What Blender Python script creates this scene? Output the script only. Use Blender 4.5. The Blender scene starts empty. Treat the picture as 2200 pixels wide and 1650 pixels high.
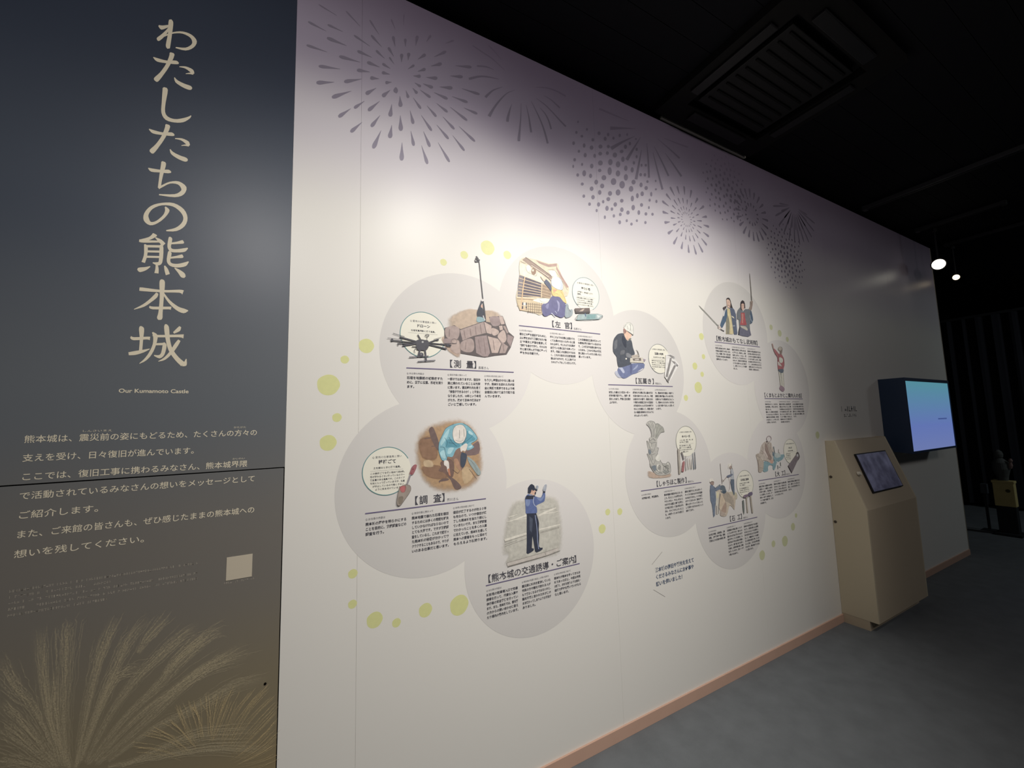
import bpy, bmesh, math, random, json
from mathutils import Matrix, Vector
random.seed(7)
C = bpy.context.scene.collection
SC = bpy.context.scene
# ------------------------------------------------------------------ camera
H = 1.517          # eye height above the carpet
WY = 1.6           # face of the printed wall
cam_d = bpy.data.cameras.new('camera'); cam = bpy.data.objects.new('camera', cam_d); C.objects.link(cam)
Mx = ((0.8788945, 0.0221959, 0.4764994), (0.0270746, 0.9949854, -0.0962862), (-0.4762471, 0.0975265, 0.8738863))
def cw(i): v = (Mx[0][i], Mx[1][i], Mx[2][i]); return Vector((v[0], v[2], -v[1]))
r, u, b = cw(0), -cw(1), -cw(2)
m = Matrix(((r.x, u.x, b.x, 0), (r.y, u.y, b.y, 0), (r.z, u.z, b.z, H), (0, 0, 0, 1)))
cam.matrix_world = m
cam_d.sensor_width = 36; cam_d.lens = 865.95/2200*36; cam_d.clip_start = .02
SC.camera = cam
SC.cycles.transparent_max_bounces = 64
# ------------------------------------------------------------------ world, exposure, lights
w = bpy.data.worlds.new('room_ambient'); SC.world = w; w.use_nodes = True
bg = w.node_tree.nodes['Background']; bg.inputs[0].default_value = (.45, .5, .62, 1); bg.inputs[1].default_value = .02
SC.view_settings.view_transform = 'Standard'; SC.view_settings.look = 'None'; SC.view_settings.gamma = 1
SC.view_settings.use_curve_mapping = False; SC.view_settings.exposure = .24
def spot(name, loc, aim, power, size, blend, col, rad=.04):
    d = bpy.data.lights.new(name, 'SPOT'); o = bpy.data.objects.new(name, d); C.objects.link(o)
    o.location = loc; v = Vector(aim) - Vector(loc); o.rotation_euler = v.to_track_quat('-Z', 'Y').to_euler()
    d.energy = power; d.spot_size = math.radians(size); d.spot_blend = blend; d.color = col; d.shadow_soft_size = rad
    return o
WARM = (1, .96, .91)
for i, (lx, ly, ax, p) in enumerate(((.85, -.1, .6, 84), (1.75, -.2, 1.6, 92), (2.5, -.3, 2.1, 96))):
    spot('wall_wash', (lx, ly, H+1.75), (ax, WY, H+.0), p, 80, 1, WARM, .06)
spot('panel_wash', (-.3, -1.2, H+1.75), (-.45, WY, H-.25), 105, 96, 1, WARM, .08)
spot('fill_light', (.8, -1.4, H+1.7), (1.3, WY, H+.8), 40, 150, 1, (1, .93, .97), .3)  # added fill lamp without a fixture, lifts the wall above the beams
spot('fill_light', (3.2, -1.6, H+1.7), (3.2, WY, H-.2), 22, 150, 1, (1, .93, .9), .3)  # second added fill, brightens the right end of the wall
spot('far_fill_light', (8.2, -1.2, H+1.6), (8.4, 1.6, H-1), 40, 160, 1, (.85, .95, 1), .3)  # added lamp standing in for ambient haze beyond the wall end
# ------------------------------------------------------------------ materials
def lin(c): return tuple(((x/12.92) if x <= .04045 else ((x+.055)/1.055)**2.4) for x in c)
MATS = {}
def mat(name, col, rough=.5, metal=0, spec=.3, noise=0, nscale=20, bump=0, bscale=200, emit=None, estr=0):
    if name in MATS: return MATS[name]
    mt = bpy.data.materials.new(name); mt.use_nodes = True; nt = mt.node_tree; bs = nt.nodes['Principled BSDF']
    c = lin(col); bs.inputs['Base Color'].default_value = (*c, 1); bs.inputs['Roughness'].default_value = rough
    bs.inputs['Metallic'].default_value = metal; bs.inputs['Specular IOR Level'].default_value = spec
    if noise or bump: tc = nt.nodes.new('ShaderNodeTexCoord')
    if noise:
        n = nt.nodes.new('ShaderNodeTexNoise'); n.inputs['Scale'].default_value = nscale; n.inputs['Detail'].default_value = 5
        nt.links.new(tc.outputs['Object'], n.inputs['Vector'])
        mr = nt.nodes.new('ShaderNodeMapRange'); mr.inputs[3].default_value = 1-noise; mr.inputs[4].default_value = 1+noise
        nt.links.new(n.outputs[0], mr.inputs[0])
        mx = nt.nodes.new('ShaderNodeMix'); mx.data_type = 'RGBA'; mx.blend_type = 'MULTIPLY'; mx.inputs[0].default_value = 1
        mx.inputs[6].default_value = (*c, 1); nt.links.new(mr.outputs[0], mx.inputs[7]); nt.links.new(mx.outputs[2], bs.inputs['Base Color'])
    if bump:
        n2 = nt.nodes.new('ShaderNodeTexNoise'); n2.inputs['Scale'].default_value = bscale; nt.links.new(tc.outputs['Object'], n2.inputs['Vector'])
        bp = nt.nodes.new('ShaderNodeBump'); bp.inputs['Strength'].default_value = bump; bp.inputs['Distance'].default_value = .002
        nt.links.new(n2.outputs[0], bp.inputs['Height']); nt.links.new(bp.outputs[0], bs.inputs['Normal'])
    if emit: bs.inputs['Emission Color'].default_value = (*lin(emit), 1); bs.inputs['Emission Strength'].default_value = estr
    MATS[name] = mt; return mt
PR, PS = .36, .28      # gloss of the printed film, the same on wall and prints
def node(nt, t, **k):
    n = nt.nodes.new(t)
    for a, v in k.items(): setattr(n, a, v)
    return n
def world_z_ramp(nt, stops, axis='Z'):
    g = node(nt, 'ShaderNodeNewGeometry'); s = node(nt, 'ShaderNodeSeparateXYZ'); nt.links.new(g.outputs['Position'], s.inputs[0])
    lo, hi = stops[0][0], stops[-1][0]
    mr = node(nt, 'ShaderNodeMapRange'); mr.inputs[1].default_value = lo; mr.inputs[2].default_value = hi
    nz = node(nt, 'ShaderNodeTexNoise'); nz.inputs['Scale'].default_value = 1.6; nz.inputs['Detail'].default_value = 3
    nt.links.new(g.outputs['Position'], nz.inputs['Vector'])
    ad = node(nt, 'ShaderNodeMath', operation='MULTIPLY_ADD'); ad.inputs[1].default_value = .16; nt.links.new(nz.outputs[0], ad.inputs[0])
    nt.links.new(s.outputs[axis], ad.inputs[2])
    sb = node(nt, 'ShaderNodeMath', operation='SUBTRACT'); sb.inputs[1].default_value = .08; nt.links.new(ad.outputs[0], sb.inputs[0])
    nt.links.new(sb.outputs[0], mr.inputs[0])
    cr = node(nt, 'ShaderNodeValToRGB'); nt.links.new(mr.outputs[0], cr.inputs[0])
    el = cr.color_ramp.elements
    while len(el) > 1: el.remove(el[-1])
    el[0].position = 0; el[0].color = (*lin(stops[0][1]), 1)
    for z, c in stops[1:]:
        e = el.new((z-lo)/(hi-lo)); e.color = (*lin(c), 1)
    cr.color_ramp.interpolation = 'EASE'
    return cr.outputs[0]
def film(name, stops):
    mt = bpy.data.materials.new(name); mt.use_nodes = True; nt = mt.node_tree; bs = nt.nodes['Principled BSDF']
    bs.inputs['Roughness'].default_value = PR; bs.inputs['Specular IOR Level'].default_value = PS
    nt.links.new(world_z_ramp(nt, stops), bs.inputs['Base Color'])
    MATS[name] = mt; return mt
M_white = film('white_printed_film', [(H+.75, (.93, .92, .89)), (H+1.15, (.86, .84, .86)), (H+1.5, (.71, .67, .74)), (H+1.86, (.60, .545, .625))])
M_dark = film('navy_to_olive_printed_film', [(H-1.3, (.60, .52, .36)), (H-.9, (.53, .49, .40)), (H-.4, (.48, .465, .44)), (H+.1, (.42, .44, .46)), (H+.7, (.32, .35, .40)), (H+1.3, (.23, .26, .32))])
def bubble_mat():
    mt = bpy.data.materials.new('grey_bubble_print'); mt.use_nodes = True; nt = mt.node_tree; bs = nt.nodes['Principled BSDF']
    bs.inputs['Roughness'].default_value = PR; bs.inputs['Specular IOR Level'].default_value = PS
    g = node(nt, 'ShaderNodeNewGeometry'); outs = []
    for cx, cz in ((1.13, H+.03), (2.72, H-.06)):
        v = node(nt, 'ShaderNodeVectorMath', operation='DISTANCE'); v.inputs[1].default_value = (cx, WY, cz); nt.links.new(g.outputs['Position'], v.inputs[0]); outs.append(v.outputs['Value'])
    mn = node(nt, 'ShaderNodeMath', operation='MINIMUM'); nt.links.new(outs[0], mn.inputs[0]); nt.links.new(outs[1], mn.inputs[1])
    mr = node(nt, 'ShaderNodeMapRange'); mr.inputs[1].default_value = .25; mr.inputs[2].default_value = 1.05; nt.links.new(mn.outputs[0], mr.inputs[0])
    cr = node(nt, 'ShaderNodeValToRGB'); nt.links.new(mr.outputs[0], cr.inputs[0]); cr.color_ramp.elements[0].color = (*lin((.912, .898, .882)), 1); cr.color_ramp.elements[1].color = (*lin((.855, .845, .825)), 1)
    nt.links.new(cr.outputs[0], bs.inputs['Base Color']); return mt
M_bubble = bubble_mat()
def ink(name, alpha=False, amax=.9):
    """print ink: colour from the corner colours of each printed patch, watercolour mottling; alpha = soft-edged wash"""
    mt = bpy.data.materials.new(name); mt.use_nodes = True; nt = mt.node_tree; bs = nt.nodes['Principled BSDF']
    bs.inputs['Roughness'].default_value = PR; bs.inputs['Specular IOR Level'].default_value = PS
    at = node(nt, 'ShaderNodeAttribute', attribute_name='ink'); g = node(nt, 'ShaderNodeNewGeometry')
    n = node(nt, 'ShaderNodeTexNoise'); n.inputs['Scale'].default_value = 55; n.inputs['Detail'].default_value = 4; nt.links.new(g.outputs['Position'], n.inputs['Vector'])
    mr = node(nt, 'ShaderNodeMapRange'); mr.inputs[1].default_value = .25; mr.inputs[2].default_value = .75; mr.inputs[3].default_value = .86; mr.inputs[4].default_value = 1.12; nt.links.new(n.outputs[0], mr.inputs[0])
    mx = node(nt, 'ShaderNodeMix', data_type='RGBA', blend_type='MULTIPLY'); mx.inputs[0].default_value = 1
    nt.links.new(at.outputs['Color'], mx.inputs[6]); nt.links.new(mr.outputs[0], mx.inputs[7]); nt.links.new(mx.outputs[2], bs.inputs['Base Color'])
    if alpha:
        md = node(nt, 'ShaderNodeMath', operation='MULTIPLY_ADD'); md.inputs[1].default_value = .42; nt.links.new(n.outputs[0], md.inputs[0]); nt.links.new(at.outputs['Alpha'], md.inputs[2])
        m2 = node(nt, 'ShaderNodeMapRange', interpolation_type='SMOOTHSTEP'); m2.inputs[1].default_value = .2; m2.inputs[2].default_value = 1.0; m2.inputs[4].default_value = amax
        nt.links.new(md.outputs[0], m2.inputs[0]); nt.links.new(m2.outputs[0], bs.inputs['Alpha'])
    return mt
M_ink = ink('watercolour_ink'); M_wash = ink('soft_watercolour_wash', True)
def plain_ink(name, col, spec=PS): return mat(name, col, PR, 0, spec)
M_text = plain_ink('charcoal_lettering', (.31, .31, .34)); M_qtext = plain_ink('grey_lettering', (.50, .50, .52))
M_rule = plain_ink('violet_rule_ink', (.47, .44, .56)); M_cream = plain_ink('cream_lettering', (.93, .89, .79))
M_cream2 = plain_ink('dim_cream_lettering', (.74, .71, .65)); M_slate = plain_ink('slate_blue_lettering', (.36, .41, .50))
M_note = plain_ink('pale_cream_print', (.95, .94, .88)); M_yellow = mat('yellow_green_dot_ink', (.885, .89, .64), PR, 0, PS, noise=.06, nscale=60)
M_pale_dot = mat('pale_green_dot_ink', (.83, .84, .68), PR, 0, PS)
M_firework = film('violet_grey_firework_ink', [(H+.9, (.62, .60, .66)), (H+1.5, (.57, .54, .60)), (H+1.86, (.57, .515, .595))])
# ------------------------------------------------------------------ helpers
def obj(name, me, mats, parent=None, loc=(0, 0, 0)):
    o = bpy.data.objects.new(name, me); C.objects.link(o)
    for mm in (mats if isinstance(mats, (list, tuple)) else [mats]): me.materials.append(mm)
    o.location = loc
    if parent: o.parent = parent
    return o
def thing(name, label, cat, loc=(0, 0, 0), group=None, kind=None):
    o = bpy.data.objects.new(name, None); C.objects.link(o); o.location = loc; o.empty_display_size = .05
    tag(o, label, cat, group, kind); return o
def tag(o, label=None, cat=None, group=None, kind=None):
    if label: o['label'] = label
    if cat: o['category'] = cat
    if group: o['group'] = group
    if kind: o['kind'] = kind
    return o
def pyd(name, vs, fs):
    me = bpy.data.meshes.new(name); me.from_pydata(vs, [], fs); me.update(); return me
def box(name, x0, x1, y0, y1, z0, z1, mt, parent=None, bev=0, o0=(0, 0, 0)):
    bm = bmesh.new(); bmesh.ops.create_cube(bm, size=1)
    for v in bm.verts: v.co = Vector((x0+(v.co.x+.5)*(x1-x0)-o0[0], y0+(v.co.y+.5)*(y1-y0)-o0[1], z0+(v.co.z+.5)*(z1-z0)-o0[2]))
    if bev: bmesh.ops.bevel(bm, geom=bm.edges[:], offset=bev, segments=2, affect='EDGES', profile=.6)
    me = bpy.data.meshes.new(name); bm.to_mesh(me); bm.free(); return obj(name, me, mt, parent)
def prism(name, pts, x0, x1, mt, parent=None, bev=0):
    """profile in (y, z), extruded along x"""
    bm = bmesh.new(); a = [bm.verts.new((x0, y, z)) for y, z in pts]; b_ = [bm.verts.new((x1, y, z)) for y, z in pts]; n = len(pts)
    bm.faces.new(a); bm.faces.new(b_[::-1])
    for i in range(n): bm.faces.new((a[i], b_[i], b_[(i+1) % n], a[(i+1) % n]))
    bmesh.ops.recalc_face_normals(bm, faces=bm.faces[:])
    if bev: bmesh.ops.bevel(bm, geom=bm.edges[:], offset=bev, segments=2, affect='EDGES', profile=.6)
    me = bpy.data.meshes.new(name); bm.to_mesh(me); bm.free(); return obj(name, me, mt, parent)
def cyl(name, p0, p1, r0, r1, mt, parent=None, seg=24, rings=None):
    p0, p1 = Vector(p0), Vector(p1); d = p1-p0; L = d.length; q = d.to_track_quat('Z', 'Y')
    prof = rings or [(0, r0), (1, r1)]
    vs, fs = [], []
    for t, rr in prof:
        for k in range(seg):
            a = 2*math.pi*k/seg; vs.append(p0+q @ Vector((rr*math.cos(a), rr*math.sin(a), t*L)))
    for i in range(len(prof)-1):
        for k in range(seg): fs.append((i*seg+k, i*seg+(k+1) % seg, (i+1)*seg+(k+1) % seg, (i+1)*seg+k))
    fs.append(tuple(range(seg))[::-1]); fs.append(tuple(range((len(prof)-1)*seg, len(prof)*seg)))
    return obj(name, pyd(name, vs, fs), mt, parent)
def catmull(P, closed, n=3):
    out = []; k = len(P)
    rng = range(k) if closed else range(k-1)
    for i in rng:
        p0 = P[(i-1) % k] if closed else P[max(0, i-1)]; p1 = P[i]; p2 = P[(i+1) % k]
        p3 = P[(i+2) % k] if closed else P[min(k-1, i+2)]
        for j in range(n):
            t = j/n
            out.append(tuple(.5*((2*p1[a])+(-p0[a]+p2[a])*t+(2*p0[a]-5*p1[a]+4*p2[a]-p3[a])*t*t+(-p0[a]+3*p1[a]-3*p2[a]+p3[a])*t**3) for a in (0, 1)))
    if not closed: out.append(P[-1])
    return out
def pairs(L): return [(L[i]/1e4, L[i+1]/1e4) for i in range(0, len(L), 2)]
def decal(name, prims, parent, lift, mats=None, step=3e-5, loc=(0, 0, 0), colored=True):
    """flat print: every patch lies a hair in front of the one below it"""
    vs, fs, cols, mi = [], [], [], []
    for k, pr in enumerate(prims):
        y = -(lift+k*step); t = pr[0]; c = lin(tuple(v/255*.86+.13 for v in pr[1]))  # ink colours lightened, haze over the dark tones put into the print
        if t in 'pP':
            P = pairs(pr[2]); P = catmull(P, True) if t == 'p' else P
            s = len(vs); vs += [(x, y, z) for x, z in P]; fs.append(tuple(range(s, s+len(P)))); cols.append([(*c, 1)]*len(P)); mi.append(0)
        elif t == 'l':
            A, B = pairs(pr[2]), pairs(pr[3])
            if len(A) > 2: A, B = catmull(A, False), catmull(B, False)
            s = len(vs)
            for a_, b_ in zip(A, B): vs += [(a_[0], y, a_[1]), (b_[0], y, b_[1])]
            for i in range(len(A)-1): fs.append((s+2*i, s+2*i+1, s+2*i+3, s+2*i+2)); cols.append([(*c, 1)]*4); mi.append(0)
        elif t == 'w':
            P = catmull(pairs(pr[2]), True); n = len(P); cx = sum(p[0] for p in P)/n; cz = sum(p[1] for p in P)/n; s = len(vs)
            for f in (1.06, .86, .6): vs += [(cx+(x-cx)*f, y, cz+(z-cz)*f) for x, z in P]
            al = (0, .62, .85)
            for q in (0, 1):
                for i in range(n):
                    j = (i+1) % n; fs.append((s+q*n+i, s+q*n+j, s+(q+1)*n+j, s+(q+1)*n+i)); cols.append([(*c, al[q]), (*c, al[q]), (*c, al[q+1]), (*c, al[q+1])]); mi.append(1)
            fs.append(tuple(range(s+2*n, s+3*n))); cols.append([(*c, .85)]*n); mi.append(1)
    me = pyd(name, vs, fs)
    if colored:
        ca = me.color_attributes.new('ink', 'FLOAT_COLOR', 'CORNER'); flat = []
        for cc in cols:
            for q in cc: flat += q
        ca.data.foreach_set('color', flat)
        me.polygons.foreach_set('material_index', mi)
    o = obj(name, me, mats or [M_ink, M_wash], parent, loc); return o
VF = None
def text_mesh(lines, size, bold=0, res=2):
    """lines: (text, x, z, width or None); returns vertices and faces of all glyphs in the wall plane"""
    V, F = [], []
    for body, x, z, wd in lines:
        if not body: continue
        cu = bpy.data.curves.new('lettering', 'FONT'); cu.body = body; cu.size = size; cu.resolution_u = res; cu.fill_mode = 'FRONT'; cu.offset = bold
        o = bpy.data.objects.new('lettering', cu); C.objects.link(o)
        me = bpy.data.meshes.new_from_object(o.evaluated_get(bpy.context.evaluated_depsgraph_get()))
        bpy.data.objects.remove(o); bpy.data.curves.remove(cu)
        xs = [v.co.x for v in me.vertices]
        if xs:
            k = wd/max(xs) if wd else 1; s = len(V)
            V += [(x+v.co.x*k, 0, z+v.co.y) for v in me.vertices]; F += [tuple(s+i for i in p.vertices) for p in me.polygons]
        bpy.data.meshes.remove(me)
    return V, F
def lettering(name, lines, size, mt, parent, lift, bold=0, loc=(0, 0, 0), res=2):
    V, F = text_mesh(lines, size, bold, res)
    return obj(name, pyd(name, V, F), mt, parent, (loc[0], loc[1]-lift, loc[2]))
def lettering_lines(name, lines, size, mt, parent, lift, bold=0, res=2, piece='text_line'):
    e = bpy.data.objects.new(name, None); C.objects.link(e); e.parent = parent; e.empty_display_size = .02
    for ln in lines: lettering(piece, [(ln[0], 0, 0, ln[3])], size, mt, e, lift, bold, (ln[1], 0, ln[2]), res)
    return e
D = {"A":[["w",[204,181,158],[-648,1392,-246,1730,291,1956,742,1961,1005,1960,1475,2012,1882,1837,2046,1474,1185,1114,-411,915]],["w",[199,173,153],[-955,607,-169,669,-152,-211,-576,-61,-782,158]],["P",[87,79,79],[-832,994,-377,1153,-102,1001,994,1466,1326,1436,1265,1684,1951,1806,2244,1082,2522,883,2328,363,2109,37,1491,-60,1024,-162,699,-135,-119,-48,-143,406,-837,529]],["p",[168,149,143],[-788,975,-408,1121,-149,997,-226,591,-477,528,-747,609]],["P",[168,149,143],[-134,959,993,1435,1098,938,460,743,-17,518]],["P",[194,173,163],[1020,1437,1373,1292,1364,908,1131,941]],["p",[153,135,133],[1292,1665,1742,1740,1818,1396,1441,1292]],["P",[194,173,163],[1763,1767,1943,1786,2045,1436,1863,1394]],["p",[194,173,163],[1394,1189,1698,1122,1728,975,1514,849,1388,932]],["P",[194,173,163],[1751,1315,1921,1349,1950,1163,1794,1118]],["p",[194,173,163],[1844,1063,2019,1132,2123,757,1950,556,1666,815]],["P",[168,149,143],[1955,1324,2070,1357,2226,1048,2154,1005]],["P",[153,135,133],[2178,966,2485,867,2312,393,2144,633]],["p",[168,149,143],[-96,424,330,634,503,497,496,152,288,14,-86,92]],["P",[153,135,133],[555,721,1129,833,1276,49,1156,-125,926,-137,606,9]],["P",[194,173,163],[1178,801,1680,717,1846,518,1663,72,1360,54]],["P",[168,149,143],[1714,694,2189,401,2041,95,1731,61,1880,520]],["p",[153,135,133],[-867,521,-522,548,-341,494,-571,302,-840,327]],["w",[194,173,163],[-508,496,-172,492,-150,-94,-574,55]],["l",[102,89,87],[-281,470,-286,443,-300,417,-321,395,-348,377,-379,366,-412,362,-444,365,-473,376,-496,392,-513,414,-521,438,-521,465,-512,491,-495,515,-471,535,-442,550,-409,558,-376,558,-345,552,-319,538,-298,519,-286,495,-281,468],[-266,469,-272,439,-287,410,-311,384,-342,364,-376,352,-413,347,-449,351,-481,362,-508,381,-527,406,-536,435,-536,466,-525,496,-506,524,-479,547,-446,563,-410,572,-373,573,-339,566,-309,550,-285,528,-271,501,-266,472]],["l",[133,115,112],[39,951,96,628],[67,958,124,635]],["l",[133,115,112],[324,1067,366,740],[353,1073,394,746]],["l",[133,115,112],[582,1181,607,820],[611,1186,636,825]],["l",[133,115,112],[812,1293,869,902],[841,1300,898,908]],["l",[133,115,112],[700,615,817,19],[729,622,846,26]],["l",[133,115,112],[962,696,1045,-27],[992,702,1074,-22]],["l",[133,115,112],[1426,640,1482,182],[1456,646,1512,188]],["l",[133,115,112],[1900,519,1958,150],[1930,526,1989,156]],["l",[133,115,112],[124,456,87,127],[152,456,115,127]],["l",[133,115,112],[-606,957,-640,633],[-579,957,-613,633]],["l",[64,64,69],[692,4385,808,4172,881,3340,960,2447,996,1986,1037,1451],[728,4408,847,4189,924,3351,1006,2458,1069,2002,1116,1466]],["l",[51,51,56],[642,4286,745,4221,868,4226],[676,4331,768,4273,877,4277]],["l",[51,51,56],[612,4227,640,4112,823,4161],[650,4242,671,4158,820,4198]],["l",[51,51,56],[677,4403,721,4128],[710,4414,754,4139]],["p",[56,59,69],[899,2405,987,2360,894,2163,989,1958,999,1681,864,1529,709,1590,664,1799,761,2055,847,2266]],["p",[217,173,153],[966,2141,956,2096,930,2066,900,2063,875,2087,867,2129,877,2174,903,2204,933,2208,958,2183]],["p",[224,219,214],[1022,2420,1009,2386,975,2361,934,2356,901,2373,889,2404,903,2438,936,2463,977,2468,1010,2452]],["p",[140,173,178],[687,1624,971,1611,1044,1477,682,1386]],["l",[204,204,204],[945,1698,1040,1492],[988,1720,1083,1514]]],
"At":[["l",[69,69,76],[-2704,426,-2024,283],[-2688,485,-2008,343]],["l",[69,69,76],[-3015,273,-1991,237],[-3011,316,-1986,282]],["l",[69,69,76],[-2750,172,-1990,192],[-2748,210,-1988,231]],["l",[69,69,76],[-2584,77,-1984,215],[-2594,136,-1993,275]],["l",[69,69,76],[-1597,279,-544,243],[-1592,324,-538,290]],["l",[69,69,76],[-1575,211,-755,65],[-1559,272,-739,128]],["l",[69,69,76],[-1531,283,-1110,451],[-1545,328,-1126,496]],["l",[69,69,76],[-3170,369,-2563,345],[-3168,386,-2561,361]],["l",[69,69,76],[-2964,574,-2511,468],[-2958,595,-2505,489]],["l",[69,69,76],[-297,373,-1017,322],[-297,358,-1017,307]],["l",[69,69,76],[-1995,590,-1884,408],[-1951,620,-1840,437]],["l",[69,69,76],[-1587,572,-1603,401],[-1570,572,-1586,401]],["l",[69,69,76],[-1305,458,-983,563],[-1309,472,-987,577]],["l",[69,69,76],[-2793,197,-2767,103],[-2758,210,-2731,116]],["l",[69,69,76],[-784,201,-575,186],[-779,230,-570,215]],["l",[69,69,76],[-2211,80,-1990,83],[-2209,113,-1988,117]],["p",[69,69,76],[-2044,347,-1876,422,-1679,408,-1532,377,-1522,137,-1654,-13,-1879,-27,-2012,-7,-2039,186]],["p",[69,69,76],[-2952,313,-2961,277,-2985,253,-3014,251,-3038,271,-3047,306,-3038,341,-3014,365,-2985,367,-2961,347]],["p",[69,69,76],[-613,279,-629,251,-668,231,-716,228,-755,242,-769,268,-754,297,-715,316,-667,319,-628,305]],["p",[69,69,76],[-1083,459,-1095,434,-1128,417,-1168,414,-1199,427,-1211,449,-1199,474,-1167,491,-1127,494,-1095,482]],["p",[191,191,189],[-1725,320,-1734,297,-1756,281,-1784,279,-1807,291,-1815,314,-1806,338,-1784,354,-1756,356,-1734,343]],["l",[69,69,76],[-1660,599,-1592,637,-1523,620,-1555,576,-1643,584,-1655,612],[-1668,616,-1593,658,-1491,632,-1546,555,-1657,565,-1673,603]],["l",[69,69,76],[-1913,22,-1993,-283],[-1843,8,-1923,-298]],["l",[69,69,76],[-1713,22,-1665,-457],[-1645,34,-1597,-447]],["l",[89,89,97],[-2322,-356,-1530,-268],[-2324,-320,-1531,-232]],["l",[89,89,97],[-1985,-519,-1244,-432],[-1988,-481,-1246,-393]],["p",[69,69,76],[-1742,-209,-1759,-265,-1801,-302,-1853,-305,-1894,-273,-1910,-218,-1894,-162,-1852,-125,-1800,-122,-1758,-154]],["l",[115,115,115],[-2053,53,-2126,-39,-2098,-154],[-2036,40,-2102,-44,-2076,-147]],["p",[128,128,133],[-1804,-190,-1810,-210,-1827,-223,-1848,-224,-1865,-213,-1871,-194,-1865,-174,-1848,-161,-1827,-159,-1810,-170]]],
"B":[["w",[191,153,112],[1141,2626,1766,2425,2194,1792,2313,1112,2281,312,1891,-155,1293,-317,610,-310,-20,-35,-388,506,-549,1135,-534,1730,-289,2172,237,2463]],["w",[148,112,87],[-419,1825,100,1930,360,1357,224,984,-295,1119]],["w",[148,112,87],[-297,771,434,767,806,279,349,218,-146,411]],["w",[214,186,148],[-245,1016,92,993,169,736,-195,763]],["w",[214,184,143],[1363,569,1762,617,1868,135,1465,-89]],["p",[107,87,82],[-3,2239,156,2324,325,1946,421,1583,373,1356,177,1646,47,1957]],["p",[107,87,82],[751,297,969,227,1269,-44,1336,-218,1072,-235,886,145]],["p",[120,99,97],[1544,1264,1865,1512,2161,1658,2165,1148,1598,1097]],["p",[107,87,82],[388,152,562,237,805,216,749,137,454,121,414,74]],["p",[115,89,79],[462,892,761,1051,1032,852,1026,415,942,242,752,322,592,476,379,563,487,712]],["p",[133,105,92],[761,1089,982,1192,1208,1466,1375,1326,1597,1050,1477,638,1305,495,1141,664,1033,878,870,1044]],["p",[178,135,107],[1034,956,1201,971,1335,571,1305,495,1141,664]],["l",[107,87,82],[-185,1850,75,1887],[-191,1890,71,1913]],["l",[107,87,82],[97,1549,308,1538],[97,1574,308,1563]],["p",[128,186,201],[1464,2446,1791,2237,2083,1864,2059,1717,1808,1581,1945,1427,1659,1305,1575,1389,1320,1434,1122,1340,980,1083,761,1097,710,951,516,985,386,1355,411,1686,582,2039,721,2268,1054,2422]],["p",[87,153,173],[770,1799,1017,1762,1322,1539,1208,1440,875,1483,711,1466,686,1673]],["p",[87,153,173],[1616,2135,1873,1912,2016,1745,1722,1625,1577,1499,1378,1562,1611,1842]],["p",[173,219,227],[622,1986,858,2238,771,1929,523,1578,470,1683]],["p",[173,219,227],[439,1275,629,1367,679,1056,544,1065]],["p",[173,219,227],[820,1434,1041,1448,900,1223,763,1231]],["p",[184,224,230],[1732,2131,1903,1991,1844,1940,1701,2026]],["p",[184,224,230],[1662,1442,1865,1512,1805,1408]],["l",[51,92,107],[1460,2441,1786,2232,2075,1862,2052,1721,1805,1587],[1468,2451,1797,2241,2090,1865,2066,1712,1812,1575]],["l",[51,92,107],[1051,2428,716,2273,576,2043,404,1688,380,1356],[1057,2416,726,2263,588,2036,418,1684,393,1354]],["l",[51,92,107],[642,1879,760,1669,678,1496],[654,1885,776,1670,690,1490]],["l",[51,92,107],[820,1897,983,1655,1176,1488],[832,1904,993,1663,1185,1498]],["l",[51,92,107],[440,1499,624,1464,674,1208,754,1048],[442,1512,635,1475,687,1212,767,1053]],["l",[51,92,107],[1606,1977,1545,1742,1372,1540],[1620,1974,1559,1736,1384,1532]],["l",[51,92,107],[1868,1891,1662,1739,1489,1641],[1877,1880,1671,1728,1497,1630]],["l",[51,92,107],[822,1661,1070,1623],[824,1673,1072,1636]],["l",[51,92,107],[380,1340,512,979,710,945],[393,1344,521,990,711,958]],["p",[237,230,219],[1307,2397,1477,2352,1602,2136,1583,1870,1436,1638,1210,1623,1058,1734,992,1972,1023,2207,1137,2348]],["l",[107,115,115],[1305,2390,1472,2347,1595,2134,1576,1872,1432,1645,1212,1629,1065,1738,999,1973,1030,2204,1141,2343,1309,2390],[1308,2403,1481,2358,1609,2137,1590,1868,1441,1632,1208,1616,1052,1731,985,1972,1017,2210,1133,2354,1305,2403]],["l",[128,128,122],[1293,2172,1282,1830],[1313,2171,1302,1829]],["l",[128,128,122],[1479,2219,1493,1873],[1499,2219,1513,1873]],["l",[153,148,140],[1099,1752,1296,1691,1469,1736],[1103,1765,1296,1704,1464,1749]],["p",[235,227,217],[624,957,786,921,825,738,802,458,741,527,716,695,608,780]],["p",[235,227,217],[1578,1605,1649,1522,1544,1277,1431,1309,1351,1261,1320,1434,1435,1533]],["P",[194,128,97],[741,591,837,635,888,298,806,356]],["p",[61,69,84],[1350,1196,1486,1214,1613,1101,1535,739,1420,611,1323,754]],["p",[153,168,166],[1632,1048,1825,929,2025,730,2237,355,2117,233,1932,446,1707,779]],["l",[102,115,117],[1676,934,1931,706,2099,377],[1686,944,1943,714,2112,382]],["l",[102,115,117],[1789,876,1985,519,2066,248],[1802,881,1998,523,2081,251]],["l",[115,97,87],[1697,539,2035,90],[1709,546,2047,97]],["l",[115,97,87],[969,568,1194,392,1283,493],[978,578,1191,410,1272,502]]],
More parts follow.
